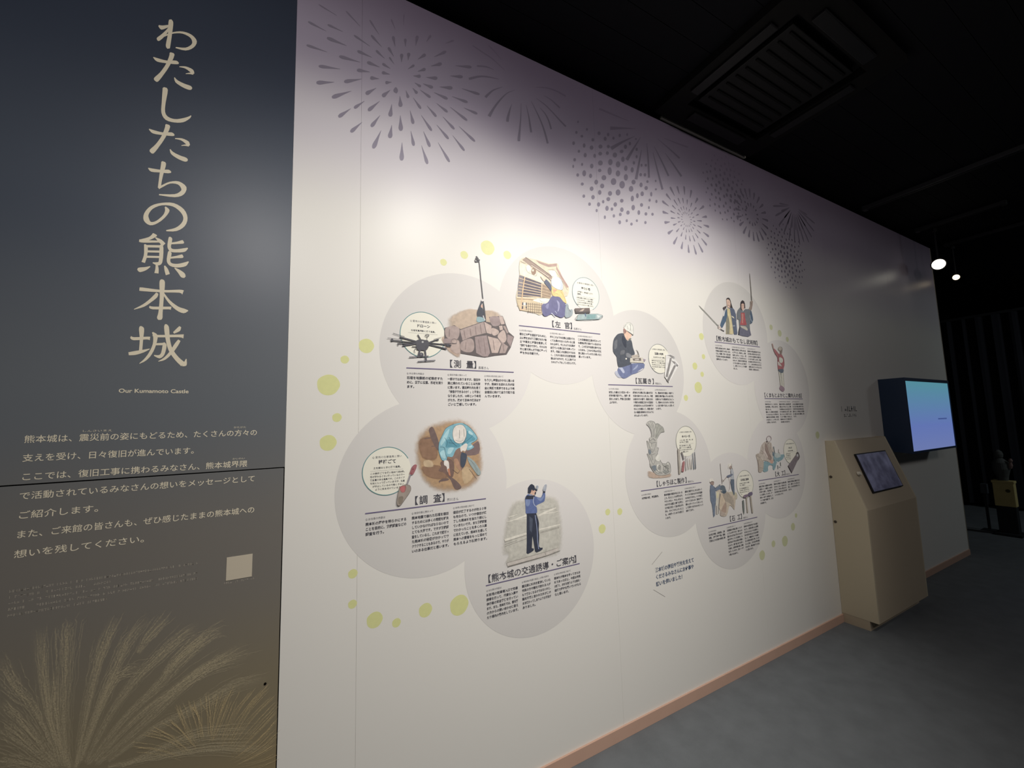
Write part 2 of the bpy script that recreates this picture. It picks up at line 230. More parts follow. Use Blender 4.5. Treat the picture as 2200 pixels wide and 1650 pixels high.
"Bt":[["p",[158,92,97],[-596,881,-513,856,-539,727,-647,527,-747,501,-796,564,-696,800]],["p",[115,41,46],[-642,703,-646,689,-657,681,-671,682,-682,692,-687,706,-682,721,-671,729,-657,727,-646,718]],["p",[115,41,46],[-714,557,-718,546,-727,539,-737,540,-746,548,-749,560,-746,571,-737,577,-726,576,-718,569]],["l",[153,148,153],[-795,525,-926,159],[-734,499,-875,137]],["l",[107,102,107],[-753,508,-882,148],[-741,503,-870,143]],["p",[158,145,133],[-1169,77,-999,140,-802,102,-748,-24,-803,-176,-1000,-431,-1145,-606,-1236,-618,-1284,-518,-1265,-307,-1212,-50]],["w",[199,107,107],[-1181,78,-938,91,-975,-122,-1121,-131]],["w",[140,128,112],[-1217,-312,-1048,-306,-1097,-540,-1217,-550]],["l",[102,92,84],[-1166,72,-998,134,-807,97,-755,-24,-809,-173,-1004,-427,-1148,-600,-1233,-612,-1278,-518,-1259,-308,-1206,-52,-1163,75],[-1171,83,-1000,147,-798,107,-742,-25,-798,-179,-995,-435,-1141,-611,-1239,-625,-1290,-519,-1271,-305,-1218,-48,-1175,80]],["l",[102,76,82],[-599,885,-700,804,-801,566],[-592,878,-692,797,-792,561]],["l",[115,102,92],[-971,143,-983,-97],[-954,140,-966,-99]]],
"C":[["p",[224,209,178],[-2292,2363,-1977,2594,-1635,2591,-1230,2585,-640,2527,-112,2609,-7,2349,190,1906,531,1480,446,1047,141,877,-1104,-88,-1508,-94,-2069,-56,-2370,-4,-2510,320,-2534,658,-2387,1169,-2318,1575]],["p",[237,232,209],[-2268,2254,-1710,2122,-1256,1941,-884,1692,-922,1481,-1672,1598,-2272,1718]],["P",[153,128,112],[-2150,2445,-1948,2599,-455,1912,-494,1724,-965,1884,-1651,2182]],["l",[89,71,64],[-1972,2590,-1253,2261,-469,1845],[-1952,2618,-1232,2290,-446,1874]],["P",[171,135,122],[-1377,2560,-642,2474,-130,2613,-155,2478,-647,2354,-1235,2456]],["P",[171,135,122],[-200,2502,-84,2337,206,1908,531,1480,402,1431,65,1887,-194,2293]],["P",[242,237,222],[-685,2161,-258,2230,-150,1907,-487,1881]],["l",[128,102,92],[-715,2169,-324,2224,54,1828,435,1305],[-714,2185,-314,2242,70,1840,452,1315]],["l",[128,102,92],[-1238,2449,-648,2347,-155,2471],[-1232,2462,-646,2361,-155,2484]],["l",[115,92,84],[-1654,2299,-1086,2010,-594,1701],[-1638,2320,-1068,2031,-575,1721]],["l",[115,92,84],[-1264,2027,-804,1793,-542,1626],[-1239,2060,-776,1825,-513,1657]],["l",[235,219,194],[-1658,2244,-1145,2023,-680,1813],[-1638,2273,-1124,2051,-659,1841]],["p",[245,242,230],[-1696,2111,-1724,2015,-1790,1947,-1870,1934,-1932,1981,-1953,2069,-1925,2165,-1859,2233,-1780,2246,-1717,2200]],["p",[140,107,82],[-1390,1996,-1421,1887,-1493,1811,-1578,1798,-1645,1851,-1668,1952,-1637,2061,-1566,2137,-1480,2151,-1413,2097]],["p",[237,230,204],[-1519,2026,-1530,1989,-1557,1962,-1589,1957,-1614,1975,-1623,2009,-1611,2047,-1585,2073,-1552,2079,-1527,2061]],["l",[128,115,102],[-1970,2128,-1893,1887,-1666,1821,-1404,1758,-1336,1978],[-1959,2132,-1884,1895,-1661,1831,-1411,1771,-1347,1979]],["l",[115,97,82],[-2256,2347,-2103,2298,-1961,2297],[-2245,2367,-2095,2318,-1956,2317]],["P",[74,66,79],[-2320,1673,-1100,1450,-1158,737,-2473,605,-2414,1165]],["P",[115,107,112],[-2320,1673,-2122,1629,-2211,651,-2473,605,-2414,1165]],["l",[214,189,153],[-2359,1502,-1096,1332],[-2347,1537,-1082,1368]],["l",[214,189,153],[-2382,1301,-1115,1194],[-2371,1336,-1104,1230]],["l",[214,189,153],[-2397,1138,-1135,1064],[-2388,1173,-1124,1100]],["l",[214,189,153],[-2410,996,-1147,948],[-2401,1031,-1138,984]],["l",[214,189,153],[-2433,838,-1157,833],[-2426,873,-1149,869]],["l",[214,189,153],[-2460,676,-1161,719],[-2454,710,-1155,755]],["P",[173,145,115],[-1077,1433,-515,1230,-656,750,-1111,738]],["l",[102,82,71],[-1027,1371,-1077,722],[-1003,1374,-1053,724]],["l",[102,82,71],[-951,1346,-1000,732],[-928,1348,-977,734]],["l",[102,82,71],[-876,1320,-923,742],[-852,1322,-900,744]],["l",[102,82,71],[-800,1294,-846,752],[-776,1297,-822,754]],["l",[102,82,71],[-723,1268,-769,761],[-699,1271,-745,764]],["l",[102,82,71],[-647,1242,-691,771],[-623,1244,-667,773]],["l",[102,82,71],[-570,1216,-613,781],[-546,1218,-589,783]],["l",[214,189,153],[-1094,1242,-581,1186],[-1087,1263,-573,1207]],["l",[214,189,153],[-1100,1089,-587,1031],[-1093,1110,-580,1051]],["l",[214,189,153],[-1106,936,-594,876],[-1099,957,-587,897]],["l",[214,189,153],[-1111,809,-600,747],[-1104,829,-592,768]],["P",[217,196,158],[-2516,563,-1538,613,-1021,501,-1133,-78,-2371,-29,-2484,275]],["l",[153,128,102],[-2506,472,-1599,536],[-2502,511,-1595,576]],["P",[76,71,76],[-2243,353,-2166,362,-2182,36,-2282,25]],["P",[76,71,76],[-2032,366,-1965,374,-1983,15,-2050,7]],["P",[242,237,224],[-2160,363,-2038,365,-2050,179,-2172,165]],["l",[115,97,87],[-1899,370,-1928,-127],[-1874,373,-1903,-124]],["l",[115,97,87],[-1781,384,-1810,-114],[-1755,387,-1785,-111]],["l",[115,97,87],[-1661,399,-1691,-101],[-1636,401,-1666,-99]],["l",[115,97,87],[-1541,413,-1572,-88],[-1515,416,-1546,-86]],["l",[115,97,87],[-1420,428,-1451,-75],[-1394,430,-1425,-73]],["l",[115,97,87],[-1299,442,-1330,-62],[-1273,445,-1304,-59]],["l",[115,97,87],[-1176,457,-1208,-49],[-1150,460,-1182,-46]],["l",[128,107,92],[-1946,305,-1146,337],[-1943,325,-1143,358]],["l",[128,107,92],[-1950,181,-1151,211],[-1948,201,-1148,231]],["l",[128,107,92],[-1955,57,-1156,85],[-1952,77,-1153,105]],["l",[128,107,92],[-1959,-66,-1161,-41],[-1956,-46,-1158,-21]],["l",[222,186,143],[-2075,1616,-2202,976,-2346,-23],[-2014,1617,-2142,978,-2286,-22]],["l",[214,189,153],[-1118,1448,-1188,709],[-1070,1453,-1141,713]],["l",[214,189,153],[-2502,158,-1950,198],[-2499,192,-1947,233]],["l",[219,184,148],[-2368,-55,-2006,35],[-2375,-3,-2013,87]],["p",[242,240,224],[-1626,547,-1306,673,-627,728,-845,497,-1024,438,-1486,482]],["l",[128,128,115],[-1624,543,-1305,668,-628,723],[-1627,552,-1306,678,-627,733]],["l",[128,128,115],[-1311,638,-1141,507,-846,505],[-1302,646,-1135,517,-843,515]],["p",[92,92,135],[-439,906,-42,918,223,652,322,299,239,4,-1,-155,-273,-106,-600,-34,-873,-169,-1077,-140,-1153,133,-1108,390,-815,496,-626,754]],["p",[153,153,189],[-251,698,-84,563,-136,222,-232,134,-174,398]],["p",[128,128,168],[-941,308,-727,486,-798,198]],["l",[217,222,235],[-614,3,-382,-176],[-583,32,-351,-148]],["l",[191,196,217],[-392,135,-277,20],[-373,150,-257,35]],["p",[148,161,166],[314,585,466,498,439,260,680,352,671,50,373,-117,205,-51]],["l",[97,107,115],[383,402,561,186],[415,423,593,207]],["p",[240,204,128],[-509,1373,-270,1290,96,1236,210,1016,354,637,147,682,-75,888,-455,891,-550,1123]],["l",[153,115,76],[-449,1079,-164,1013],[-443,1091,-157,1026]],["l",[153,115,76],[-5,1193,197,907,278,657],[8,1201,212,914,294,663]],["p",[219,158,122],[-440,1215,-212,1220,-401,1091]],["p",[61,71,97],[-878,1692,-623,1524,-535,1331,-565,1121,-752,1300,-956,1514]],["p",[235,209,184],[-1145,1780,-882,1738,-880,1636,-978,1562,-1091,1660]],["l",[89,76,71],[-1166,1773,-1013,1566],[-1154,1782,-1000,1575]],["p",[230,235,242],[-211,1918,31,1829,166,1534,104,1277,-210,1267,-479,1377,-545,1587,-460,1807]],["p",[199,209,219],[-31,1820,125,1528,69,1311,-54,1320,19,1565]],["l",[128,133,140],[-215,1912,25,1824,158,1532,98,1283,-207,1274,-474,1383],[-207,1924,38,1835,174,1536,110,1270,-213,1261,-483,1371]]],
"Ct":[["P",[102,89,84],[827,414,1799,546,1823,274,877,161]],["p",[191,173,158],[1059,244,1295,409,1462,460,1271,273]],["P",[71,64,64],[866,255,1788,356,1817,273,877,161]],["P",[158,178,178],[1052,111,2290,276,2648,210,2377,7,908,-178]],["P",[122,158,158],[1611,163,2186,243,2131,1,1531,-78]],["P",[204,212,209],[2253,231,2526,191,2311,46]],["l",[92,110,112],[1052,103,2288,267,2631,205,2373,15,921,-169,1061,109],[1052,119,2292,284,2665,214,2380,-1,894,-187,1043,113]],["l",[84,102,128],[1436,213,1483,47],[1514,238,1561,72]]],
"D":[["w",[212,209,196],[-1078,2419,-459,2515,777,2551,1320,2291,1447,1673,1537,910,1336,-49,544,-154,-1426,-149,-1362,227,-1621,477,-1457,1578]],["l",[237,232,217],[-1370,1655,-870,1710,-368,1782],[-1376,1673,-887,1756,-399,1862]],["l",[237,232,217],[256,1678,707,1803,1237,1932],[214,1758,668,1884,1216,1980]],["l",[237,232,217],[-1281,1837,-839,1906],[-1292,1869,-850,1939]],["l",[237,232,217],[-1044,1693,-387,1681],[-1046,1714,-389,1702]],["l",[237,232,217],[387,1747,1345,1761],[383,1772,1341,1787]],["l",[237,232,217],[-1486,865,-398,1009],[-1519,966,-423,1085]],["l",[237,232,217],[277,1078,1416,1143],[263,1136,1401,1203]],["l",[133,128,120],[-1501,848,-411,954],[-1506,864,-416,970]],["l",[133,128,120],[-1494,655,-416,809],[-1499,669,-422,823]],["l",[133,128,120],[-1492,735,-906,803],[-1496,749,-911,817]],["l",[133,128,120],[297,982,1359,1066],[293,997,1355,1081]],["l",[133,128,120],[295,940,1357,1025],[291,953,1353,1037]],["l",[133,128,120],[334,1956,998,1974],[333,1966,996,1984]],["P",[207,199,189],[-1436,-34,524,85,1222,162,1277,23,577,-76,-1400,-177]],["l",[133,128,120],[-1433,-43,527,75,1225,145],[-1439,-24,521,94,1218,165]],["l",[133,128,120],[-1398,-216,580,-105,1359,-3],[-1404,-192,572,-81,1349,22]],["l",[133,128,120],[498,86,571,-91],[520,89,593,-87]],["p",[219,178,153],[-76,2923,98,2869,164,2764,127,2707,7,2653,-164,2720,-139,2796]],["P",[38,43,59],[-278,2786,-255,3026,-149,3138,-55,3166,67,3081,112,2946,237,2885,205,2819,74,2876,-9,2851,-70,2915,-140,2762]],["p",[204,153,128],[-20,2844,-27,2819,-42,2805,-60,2807,-74,2824,-78,2850,-72,2875,-57,2890,-39,2888,-25,2871]],["p",[158,166,178],[170,3059,273,3054,284,2961,222,2901,171,2935]],["p",[168,173,184],[642,3068,744,3053,719,2881,650,2758,531,2800,545,2923]],["l",[217,222,230],[602,3018,571,2847],[617,3015,586,2844]],["P",[38,43,59],[546,2794,659,2758,630,2654,512,2691]],["P",[38,43,59],[62,2714,107,2807,164,2764,110,2660]],["p",[84,102,156],[-430,2536,-368,2674,-221,2743,7,2653,151,2582,400,2513,527,2689,645,2652,604,2384,526,2302,196,2210,141,2156,174,2030,116,1830,-381,1877,-420,2150]],["P",[140,148,168],[-256,2747,-84,2705,13,2643,-168,2633]],["P",[38,43,59],[-435,2532,-353,2678,100,2636,-11,2485]],["p",[122,140,184],[179,2542,414,2492,569,2623,532,2454,349,2351]],["p",[122,140,184],[-403,2485,-174,2459,-240,2225,-383,2242]],["l",[209,219,235],[17,2590,-26,2393,39,2210,150,2127],[40,2585,-2,2392,59,2220,165,2141]],["l",[38,43,59],[-381,1875,117,1825],[-381,1899,117,1850]],["P",[38,43,59],[-367,1892,123,1842,228,1537,258,1387,226,1101,249,881,212,382,297,308,400,308,400,231,262,170,81,146,2,202,-67,666,-110,899,-164,373,-45,329,-83,252,-228,194,-372,157,-441,207,-408,720,-393,1310]],["P",[66,74,92],[-242,1768,-60,1624,-140,1035,-250,1171]],["l",[140,153,189],[44,1777,101,1359,131,994,131,633,176,266],[79,1777,136,1357,166,991,166,630,210,264]]],
"E":[["w",[194,199,217],[-1949,-81,-1736,-6,-1459,-337,-1673,-389,-1872,-259]],["p",[107,117,156],[-1633,176,-1111,272,-697,425,199,467,258,308,140,132,-390,-94,-711,-180,-1221,-403,-1520,-343,-1741,-78]],["p",[189,196,219],[-1636,146,-1422,189,-1242,-55,-1353,-128,-1522,48]],["p",[153,163,194],[-662,59,-224,405,-337,189]],["p",[87,94,133],[-795,355,-640,339,-773,-177,-853,5]],["p",[217,214,214],[-321,-22,146,208,74,111]],["p",[69,74,84],[-1536,2003,-1197,2060,-1114,1921,-917,1655,-721,1764,-598,1655,-529,1306,-420,960,-699,803,-661,688,-811,564,-723,405,-1111,267,-1633,176,-1743,540,-1767,756,-1986,1028,-1918,1604,-1726,1872]],["w",[107,110,117],[-1867,1562,-1616,1719,-1712,1205,-1925,1146]],["w",[102,105,112],[-1449,1084,-1139,1150,-1187,915,-1496,851]],["w",[51,56,69],[-1236,1935,-1012,1625,-1070,1247,-1321,1602]],["p",[120,122,128],[-1061,957,-873,985,-689,862,-768,718,-1074,778]],["l",[76,76,82],[-1070,957,-1083,772,-772,711],[-1051,958,-1064,783,-765,724]],["p",[224,219,209],[-1020,669,-1034,641,-1066,623,-1104,621,-1134,636,-1144,663,-1130,691,-1098,709,-1060,711,-1030,696]],["p",[235,194,168],[-1122,2331,-906,2220,-599,2053,-629,1913,-718,1807,-882,1700,-1003,1743,-1152,2035]],["p",[115,117,107],[-816,1757,-685,1838,-619,1796,-727,1693]],["p",[153,115,107],[-1147,2317,-995,2283,-973,2168,-1128,2072]],["l",[76,64,64],[-940,2222,-1109,2048,-1225,2060],[-923,2214,-1102,2030,-1231,2044]],["p",[232,232,222],[-938,2642,-683,2700,-495,2589,-422,2381,-456,2022,-667,2075,-906,2220,-1114,2355,-1070,2535]],["l",[82,82,82],[-917,2205,-686,2076,-470,1995],[-897,2226,-644,2122,-443,2025]],["l",[128,128,122],[-937,2635,-687,2692,-504,2584,-432,2379,-466,2021],[-939,2649,-680,2708,-487,2594,-413,2383,-446,2022]],["l",[140,143,135],[-952,2598,-1091,2397],[-930,2592,-1069,2390]],["l",[153,153,145],[-672,2642,-642,2410,-701,2241],[-640,2649,-610,2412,-671,2238]],["l",[153,153,145],[-898,2502,-851,2294],[-873,2509,-826,2300]],["P",[214,207,191],[-800,704,-576,775,162,803,241,493,-817,482]],["P",[107,97,92],[-613,702,-3,765,33,611,-574,587]],["P",[204,196,186],[-457,675,-136,716,-125,645,-430,618]],["p",[184,173,161],[-664,864,-214,948,-143,834,-609,749]],["l",[122,117,112],[-304,1204,-197,1060,-141,810],[-287,1213,-148,1078,-83,823]],["P",[153,138,153],[189,738,388,696,307,591,209,591]]],
"Et":[["P",[242,240,235],[2008,1076,2438,1126,3102,507,2901,322,2102,-571,1786,-213]],["P",[138,135,133],[2057,1029,2398,1086,2762,949,2716,836,2452,902,2318,989]],["P",[138,135,133],[2327,895,2494,892,2026,-260,1856,-211]],["P",[138,135,133],[2402,749,2720,690,3011,478,2907,383,2703,514]],["P",[138,135,133],[2628,481,2806,464,2078,-535,1940,-433]],["P",[191,191,191],[2563,933,2762,949,2716,836]],["P",[191,191,191],[2733,641,2888,560,2807,469,2703,514]]],
"F":[["w",[201,176,156],[-1832,249,-1295,83,-162,-9,-121,-222,-1028,-227,-1805,-118]],["p",[186,184,176],[-1452,2031,-1017,1930,-1053,1451,-938,1399,-971,1259,-1050,1139,-872,795,-747,578,-420,514,-259,607,-85,426,-81,68,-222,-50,-717,-92,-1129,-37,-1354,84,-1664,476,-1680,624,-1699,809,-1839,1144,-1723,1219,-1735,1425,-1809,1856,-1618,1790,-1595,1995]],["p",[186,184,176],[-1749,2726,-1704,2845,-1465,2917,-1174,2869,-1032,2724,-856,2754,-649,2634,-476,2523,-394,2282,-659,2248,-854,2087,-1013,1909,-1425,2005,-1425,2279,-1552,2575]],["p",[168,168,158],[-1032,2724,-856,2754,-649,2634,-476,2523,-394,2282,-659,2248,-950,2011,-1158,2019]],["l",[122,122,120],[-1659,2813,-1428,2443,-1346,2025],[-1638,2820,-1405,2448,-1323,2027]],["l",[122,122,120],[-1478,2893,-1282,2440,-1288,2024],[-1456,2899,-1258,2443,-1264,2024]],["l",[122,122,120],[-1361,2880,-1184,2542,-1235,2022],[-1339,2886,-1160,2544,-1211,2021]],["l",[122,122,120],[-1079,2730,-1108,2395,-1199,2022],[-1055,2729,-1084,2393,-1176,2019]],["l",[122,122,120],[-813,2684,-1022,2352,-1142,1999],[-791,2677,-999,2346,-1119,1995]],["l",[122,122,120],[-581,2552,-909,2265,-1100,1957],[-562,2541,-888,2257,-1079,1950]],["l",[122,122,120],[-1757,2720,-1563,2570,-1437,2278,-1448,2010],[-1740,2731,-1542,2579,-1413,2281,-1424,2009]],["l",[122,122,120],[-396,2290,-665,2256,-864,2092,-1023,1913],[-392,2273,-652,2241,-844,2082,-1003,1904]],["l",[122,122,120],[-1700,2837,-1464,2908,-1181,2861,-1037,2715,-859,2744,-657,2627,-487,2518,-406,2280],[-1709,2853,-1466,2926,-1167,2876,-1026,2734,-852,2763,-641,2640,-465,2527,-382,2284]],["l",[122,122,120],[-1819,1852,-1696,1666,-1601,1414,-1435,1189,-1231,1395,-1054,1720],[-1798,1859,-1675,1672,-1580,1420,-1433,1216,-1252,1403,-1076,1726]],["l",[122,122,120],[-1625,1783,-1453,1690,-1270,1724,-1066,1714],[-1611,1796,-1448,1708,-1273,1741,-1064,1731]],["l",[122,122,120],[-1462,1700,-1483,1452,-1442,1243],[-1439,1699,-1460,1452,-1419,1245]],["l",[122,122,120],[-1848,1140,-1644,903,-1432,547,-1225,774,-1109,1078],[-1829,1148,-1623,910,-1429,574,-1246,781,-1132,1083]],["l",[122,122,120],[-1734,1089,-1501,1075,-1203,1119],[-1732,1105,-1503,1091,-1208,1135]],["l",[122,122,120],[-1516,1061,-1451,790],[-1493,1064,-1428,792]],["l",[122,122,120],[-1674,472,-1363,79,-1134,-45,-717,-101,-215,-58,-72,63],[-1654,479,-1345,89,-1125,-29,-718,-84,-228,-42,-91,74]],["l",[122,122,120],[-1691,621,-1516,341,-1185,67,-772,-9],[-1670,627,-1497,350,-1173,81,-767,7]],["l",[122,122,120],[-1059,1444,-952,1396,-1062,1141],[-1047,1458,-924,1403,-1039,1136]],["l",[122,122,120],[-1062,1136,-883,792,-756,572,-423,506],[-1039,1141,-861,798,-739,585,-417,522]],["l",[122,122,120],[-412,507,-261,595,-97,424,-93,69],[-428,520,-256,620,-72,429,-69,68]],["l",[122,122,120],[-1136,1014,-978,865,-1137,766,-882,746],[-1117,1024,-945,862,-1100,774,-881,762]],["l",[122,122,120],[-1214,488,-1232,280,-1004,114,-770,33],[-1190,486,-1207,285,-990,127,-761,47]],["l",[122,122,120],[-1615,1952,-1563,1815,-1314,1931,-1155,1804],[-1593,1956,-1549,1841,-1310,1953,-1138,1815]],["p",[120,130,138],[-1556,451,-1260,491,-1214,282,-1316,187,-1425,278]],["p",[120,130,138],[-1711,1362,-1596,1356,-1524,1167,-1701,1136]],["p",[232,230,219],[-1143,999,-943,1070,-833,792,-1037,682,-1232,819]],["p",[232,230,219],[-1143,483,-1022,515,-1069,312,-936,137,-1109,192]],["p",[232,230,219],[-360,509,-230,584,-274,440]],["l",[122,122,120],[-892,330,-899,297,-912,268,-930,244,-951,228,-973,220,-993,220,-1014,227,-1033,242,-1049,265,-1060,294,-1064,326,-1061,359,-1051,390,-1036,417,-1016,437,-994,449,-973,453,-953,450,-933,439,-914,420,-901,394,-893,363,-892,329],[-863,327,-870,292,-884,259,-905,231,-932,211,-964,200,-999,199,-1031,211,-1057,231,-1077,259,-1089,291,-1094,327,-1091,363,-1080,397,-1062,427,-1038,452,-1008,468,-975,474,-941,469,-911,453,-888,428,-872,398,-863,364,-863,328]],["l",[122,122,120],[-485,268,-491,241,-503,217,-519,198,-538,185,-558,179,-577,179,-596,185,-614,198,-628,216,-638,240,-642,266,-640,293,-631,318,-617,340,-599,356,-580,365,-560,369,-541,366,-522,356,-506,341,-493,319,-486,294,-485,267],[-461,265,-467,237,-480,210,-499,188,-523,171,-551,162,-581,162,-609,172,-633,188,-651,211,-662,237,-666,266,-663,296,-654,324,-638,349,-617,368,-590,381,-561,386,-531,381,-505,368,-485,348,-470,323,-462,295,-461,266]],["p",[128,128,122],[-938,323,-949,287,-971,266,-997,268,-1016,292,-1020,329,-1009,365,-987,385,-961,383,-942,359]],["p",[140,140,133],[-490,414,-314,338,-204,204,-385,239]],["l",[232,230,219],[-807,477,-794,292,-867,135],[-766,477,-752,287,-827,124]],["l",[232,230,219],[-1586,1702,-1495,1408],[-1547,1708,-1455,1414]],["l",[232,230,219],[-1259,2772,-1140,2436,-1205,2022],[-1224,2779,-1104,2438,-1170,2019]],["l",[232,230,219],[-1546,2840,-1391,2586],[-1513,2850,-1359,2596]],["p",[148,150,145],[-728,120,-513,165,-277,84,-470,-26]],["l",[122,122,120],[-396,192,-233,80,-381,14],[-381,202,-199,78,-369,2]],["l",[122,122,120],[-731,510,-586,392,-398,421,-223,366],[-715,519,-579,408,-397,436,-215,380]]],
"Ft":[["p",[178,171,158],[567,1248,665,1264,758,1238,743,861,720,368,695,-79,609,-119,541,-101,543,445]],["P",[128,122,120],[840,1088,945,1108,1074,684,978,630]],["p",[166,107,107],[928,521,1089,510,973,6,875,-12,782,21]],["l",[128,122,117],[1192,854,1129,14],[1218,853,1175,12]],["l",[140,128,117],[1325,715,1350,61],[1351,715,1389,61]],["l",[168,148,117],[1517,681,1512,93],[1547,680,1542,92]],["l",[140,140,128],[1701,648,1607,64],[1721,646,1659,60]],["l",[84,102,120],[1807,992,1821,46],[1841,992,1881,45]],["l",[102,107,115],[1986,1037,1966,57],[2033,1036,2033,55]],["l",[115,107,102],[558,1248,534,445,531,-100],[577,1248,553,445,550,-101]]],
"G":[["l",[122,122,117],[-3736,1438,-3369,1161,-2785,778,-2005,272],[-3719,1450,-3305,1204,-2713,826,-1938,316]],["l",[209,207,196],[-3623,1328,-2764,758,-2041,282],[-3602,1342,-2743,772,-2020,296]],["l",[115,102,97],[-1968,384,-2049,127],[-1915,385,-1996,127]],["p",[219,204,194],[-1672,209,-1708,144,-1787,98,-1879,90,-1949,122,-1970,182,-1934,247,-1855,292,-1763,301,-1693,269]],["l",[84,82,84],[-1793,67,-1434,-32],[-1733,134,-1373,35]],["l",[76,71,71],[-1909,233,-1766,133],[-1893,243,-1750,143]],["P",[84,94,115],[-955,1526,-536,1651,-286,1680,-115,1569,-24,1318,-18,825,-3,-8,-67,-111,-377,-126,-504,622,-561,1132]],["p",[69,92,117],[-915,1530,-1215,1364,-1365,1047,-1524,777,-1749,377,-1594,203,-1323,493,-1070,772,-909,1095]],["P",[209,194,145],[-913,1608,-607,1565,-541,1134,-484,624,-420,-48,-519,-122,-1225,-155,-1090,770,-929,1093]],["P",[133,130,112],[-923,1145,-779,852,-767,469,-863,-125,-1196,-140,-1100,692]],["l",[230,214,168],[-841,1406,-701,600,-620,-32],[-776,1421,-636,613,-555,-20]],["P",[61,54,59],[-1358,1557,-924,1774,-986,1599,-1251,1390]],["l",[168,158,143],[-1319,1590,-920,1752],[-1331,1607,-932,1769]],["p",[237,235,230],[-1288,1259,-1020,1493,-1160,1324,-1290,1017,-1373,1046]],["P",[230,222,199],[-499,1138,-243,1061,-215,961,-451,1040]],["l",[51,56,76],[-41,1316,-35,822],[-7,1321,-1,827]],["P",[153,158,168],[-442,474,-231,519,-200,445,-411,400]],["p",[224,189,168],[-880,2191,-565,2223,-497,2019,-555,1752,-694,1620,-878,1761]],["P",[51,46,46],[-941,2119,-854,2272,-713,2334,-552,2318,-442,2129,-398,1926,-280,1667,-531,1690,-481,1917,-534,2144,-727,2224,-896,2164]],["l",[76,51,51],[-858,1769,-743,1806,-641,1761,-597,1640],[-868,1792,-731,1837,-603,1780,-557,1652]],["l",[64,46,46],[-874,1990,-790,2013],[-879,2007,-795,2030]],["l",[64,46,46],[-714,2022,-592,2024],[-707,2041,-585,2043]],["l",[140,89,82],[-787,1984,-824,1850],[-767,1985,-804,1852]],["P",[107,112,117],[546,1828,240,1582,115,1333,75,964,279,932,276,437,76,30,652,-52,1448,108,1457,730,1799,883,1921,1124,1819,1651,1726,1776,1511,1805,1070,1755,826,1542]],["P",[97,97,115],[59,-101,348,443,1107,394,1415,434,1535,-17,1172,-162,562,-159]],["P",[168,76,79],[550,1446,991,1494,997,1163,1113,658,741,597,338,586,539,985]],["P",[189,128,117],[635,1389,851,1412,717,739,589,727]],["P",[189,184,168],[351,527,989,541,1201,362,1121,250,832,330,503,405]],["p",[66,84,107],[1662,1634,1811,1596,1908,1122,1730,863,1548,819]],["l",[178,189,199],[1565,1407,1608,1088,1762,913],[1609,1416,1652,1101,1802,930]],["P",[153,135,122],[1757,2373,1957,2474,2064,2411,2006,2186,1821,1759,1485,1775,1724,2072]],["l",[102,76,71],[1827,2298,1885,2091,1713,1804],[1862,2307,1922,2095,1747,1802]],["p",[222,184,163],[666,2093,1036,2138,1043,1939,944,1714,775,1637,652,1827]],["P",[51,43,46],[603,2033,661,2212,842,2354,1049,2300,1118,2107,1112,1813,981,1798,1020,2082,863,2130,682,2055,668,1630,564,1645]],["l",[64,46,46],[693,1955,803,1981],[690,1973,800,1999]],["l",[64,46,46],[886,2004,1007,2005],[894,2023,1014,2024]],["l",[153,89,84],[772,1768,903,1788],[773,1781,903,1801]],["l",[115,112,107],[1958,4406,1930,3427,1881,2467],[1994,4414,2007,3442,1990,2485]],["l",[191,184,168],[1957,4118,1920,2746],[1976,4121,1938,2749]],["P",[51,51,61],[59,-101,276,437,348,443,182,-117]]],
"H":[["p",[219,217,201],[-403,1174,-185,1109,-148,196,-372,143]],["p",[219,217,201],[-121,1104,168,1147,104,43,-137,-3]],["l",[115,107,102],[-213,1070,-170,194],[-169,1075,-126,198]],["l",[128,120,112],[-422,1160,-387,154],[-387,1164,-353,157]],["l",[128,120,112],[147,1121,80,54],[182,1123,115,56]],["p",[158,133,145],[-501,32,-338,168,-128,136,111,7,116,-152,-86,-269,-334,-207,-519,-82]],["p",[173,102,105],[-826,2849,-510,2698,-163,2448,88,2525,274,2325,405,2133,410,1737,305,1522,176,1326,-225,1262,-468,1301,-475,1794,-411,2188,-698,2454,-815,2703]],["p",[184,153,140],[-984,3137,-846,3130,-747,2867,-838,2775,-935,2965]],["l",[102,84,84],[-989,3130,-894,2793,-694,2437,-429,2184,-457,1794],[-955,3137,-860,2801,-662,2448,-394,2193,-423,1797]],["l",[107,71,76],[-233,2444,-267,2099,-388,1874],[-180,2448,-215,2099,-338,1870]],["l",[107,71,76],[306,2226,379,1735,255,1509],[342,2231,415,1737,288,1506]],["p",[140,122,110],[-9,2730,312,2825,166,2468,-12,2445]],["p",[194,184,168],[278,2860,216,2765,83,2701,-69,2691,-182,2740,-214,2828,-153,2922,-21,2987,131,2997,246,2948]],["l",[128,117,107],[261,2860,245,2818,214,2780,169,2747,115,2721,54,2704,-8,2698,-67,2702,-119,2717,-160,2741,-187,2772,-198,2809,-191,2849,-168,2888,-130,2924,-81,2954,-23,2976,39,2988,100,2989,157,2980,204,2961,239,2933,258,2898,261,2857],[296,2860,279,2816,244,2772,193,2735,130,2705,59,2685,-14,2678,-83,2682,-143,2699,-190,2727,-221,2763,-233,2805,-226,2849,-200,2894,-157,2934,-100,2969,-33,2994,40,3008,111,3010,177,2999,232,2977,272,2944,294,2905,296,2862]],["l",[128,117,107],[208,2988,289,2822,131,2518],[252,2999,335,2827,173,2515]],["p",[219,222,207],[-166,2214,228,2124,203,1888,-29,1802,-218,1892]],["p",[214,204,194],[-452,1856,-292,1864,42,1572,-257,1596,-421,1649]],["p",[92,102,115],[-439,1319,192,1369,153,1134,-147,1079,-401,1187]]],
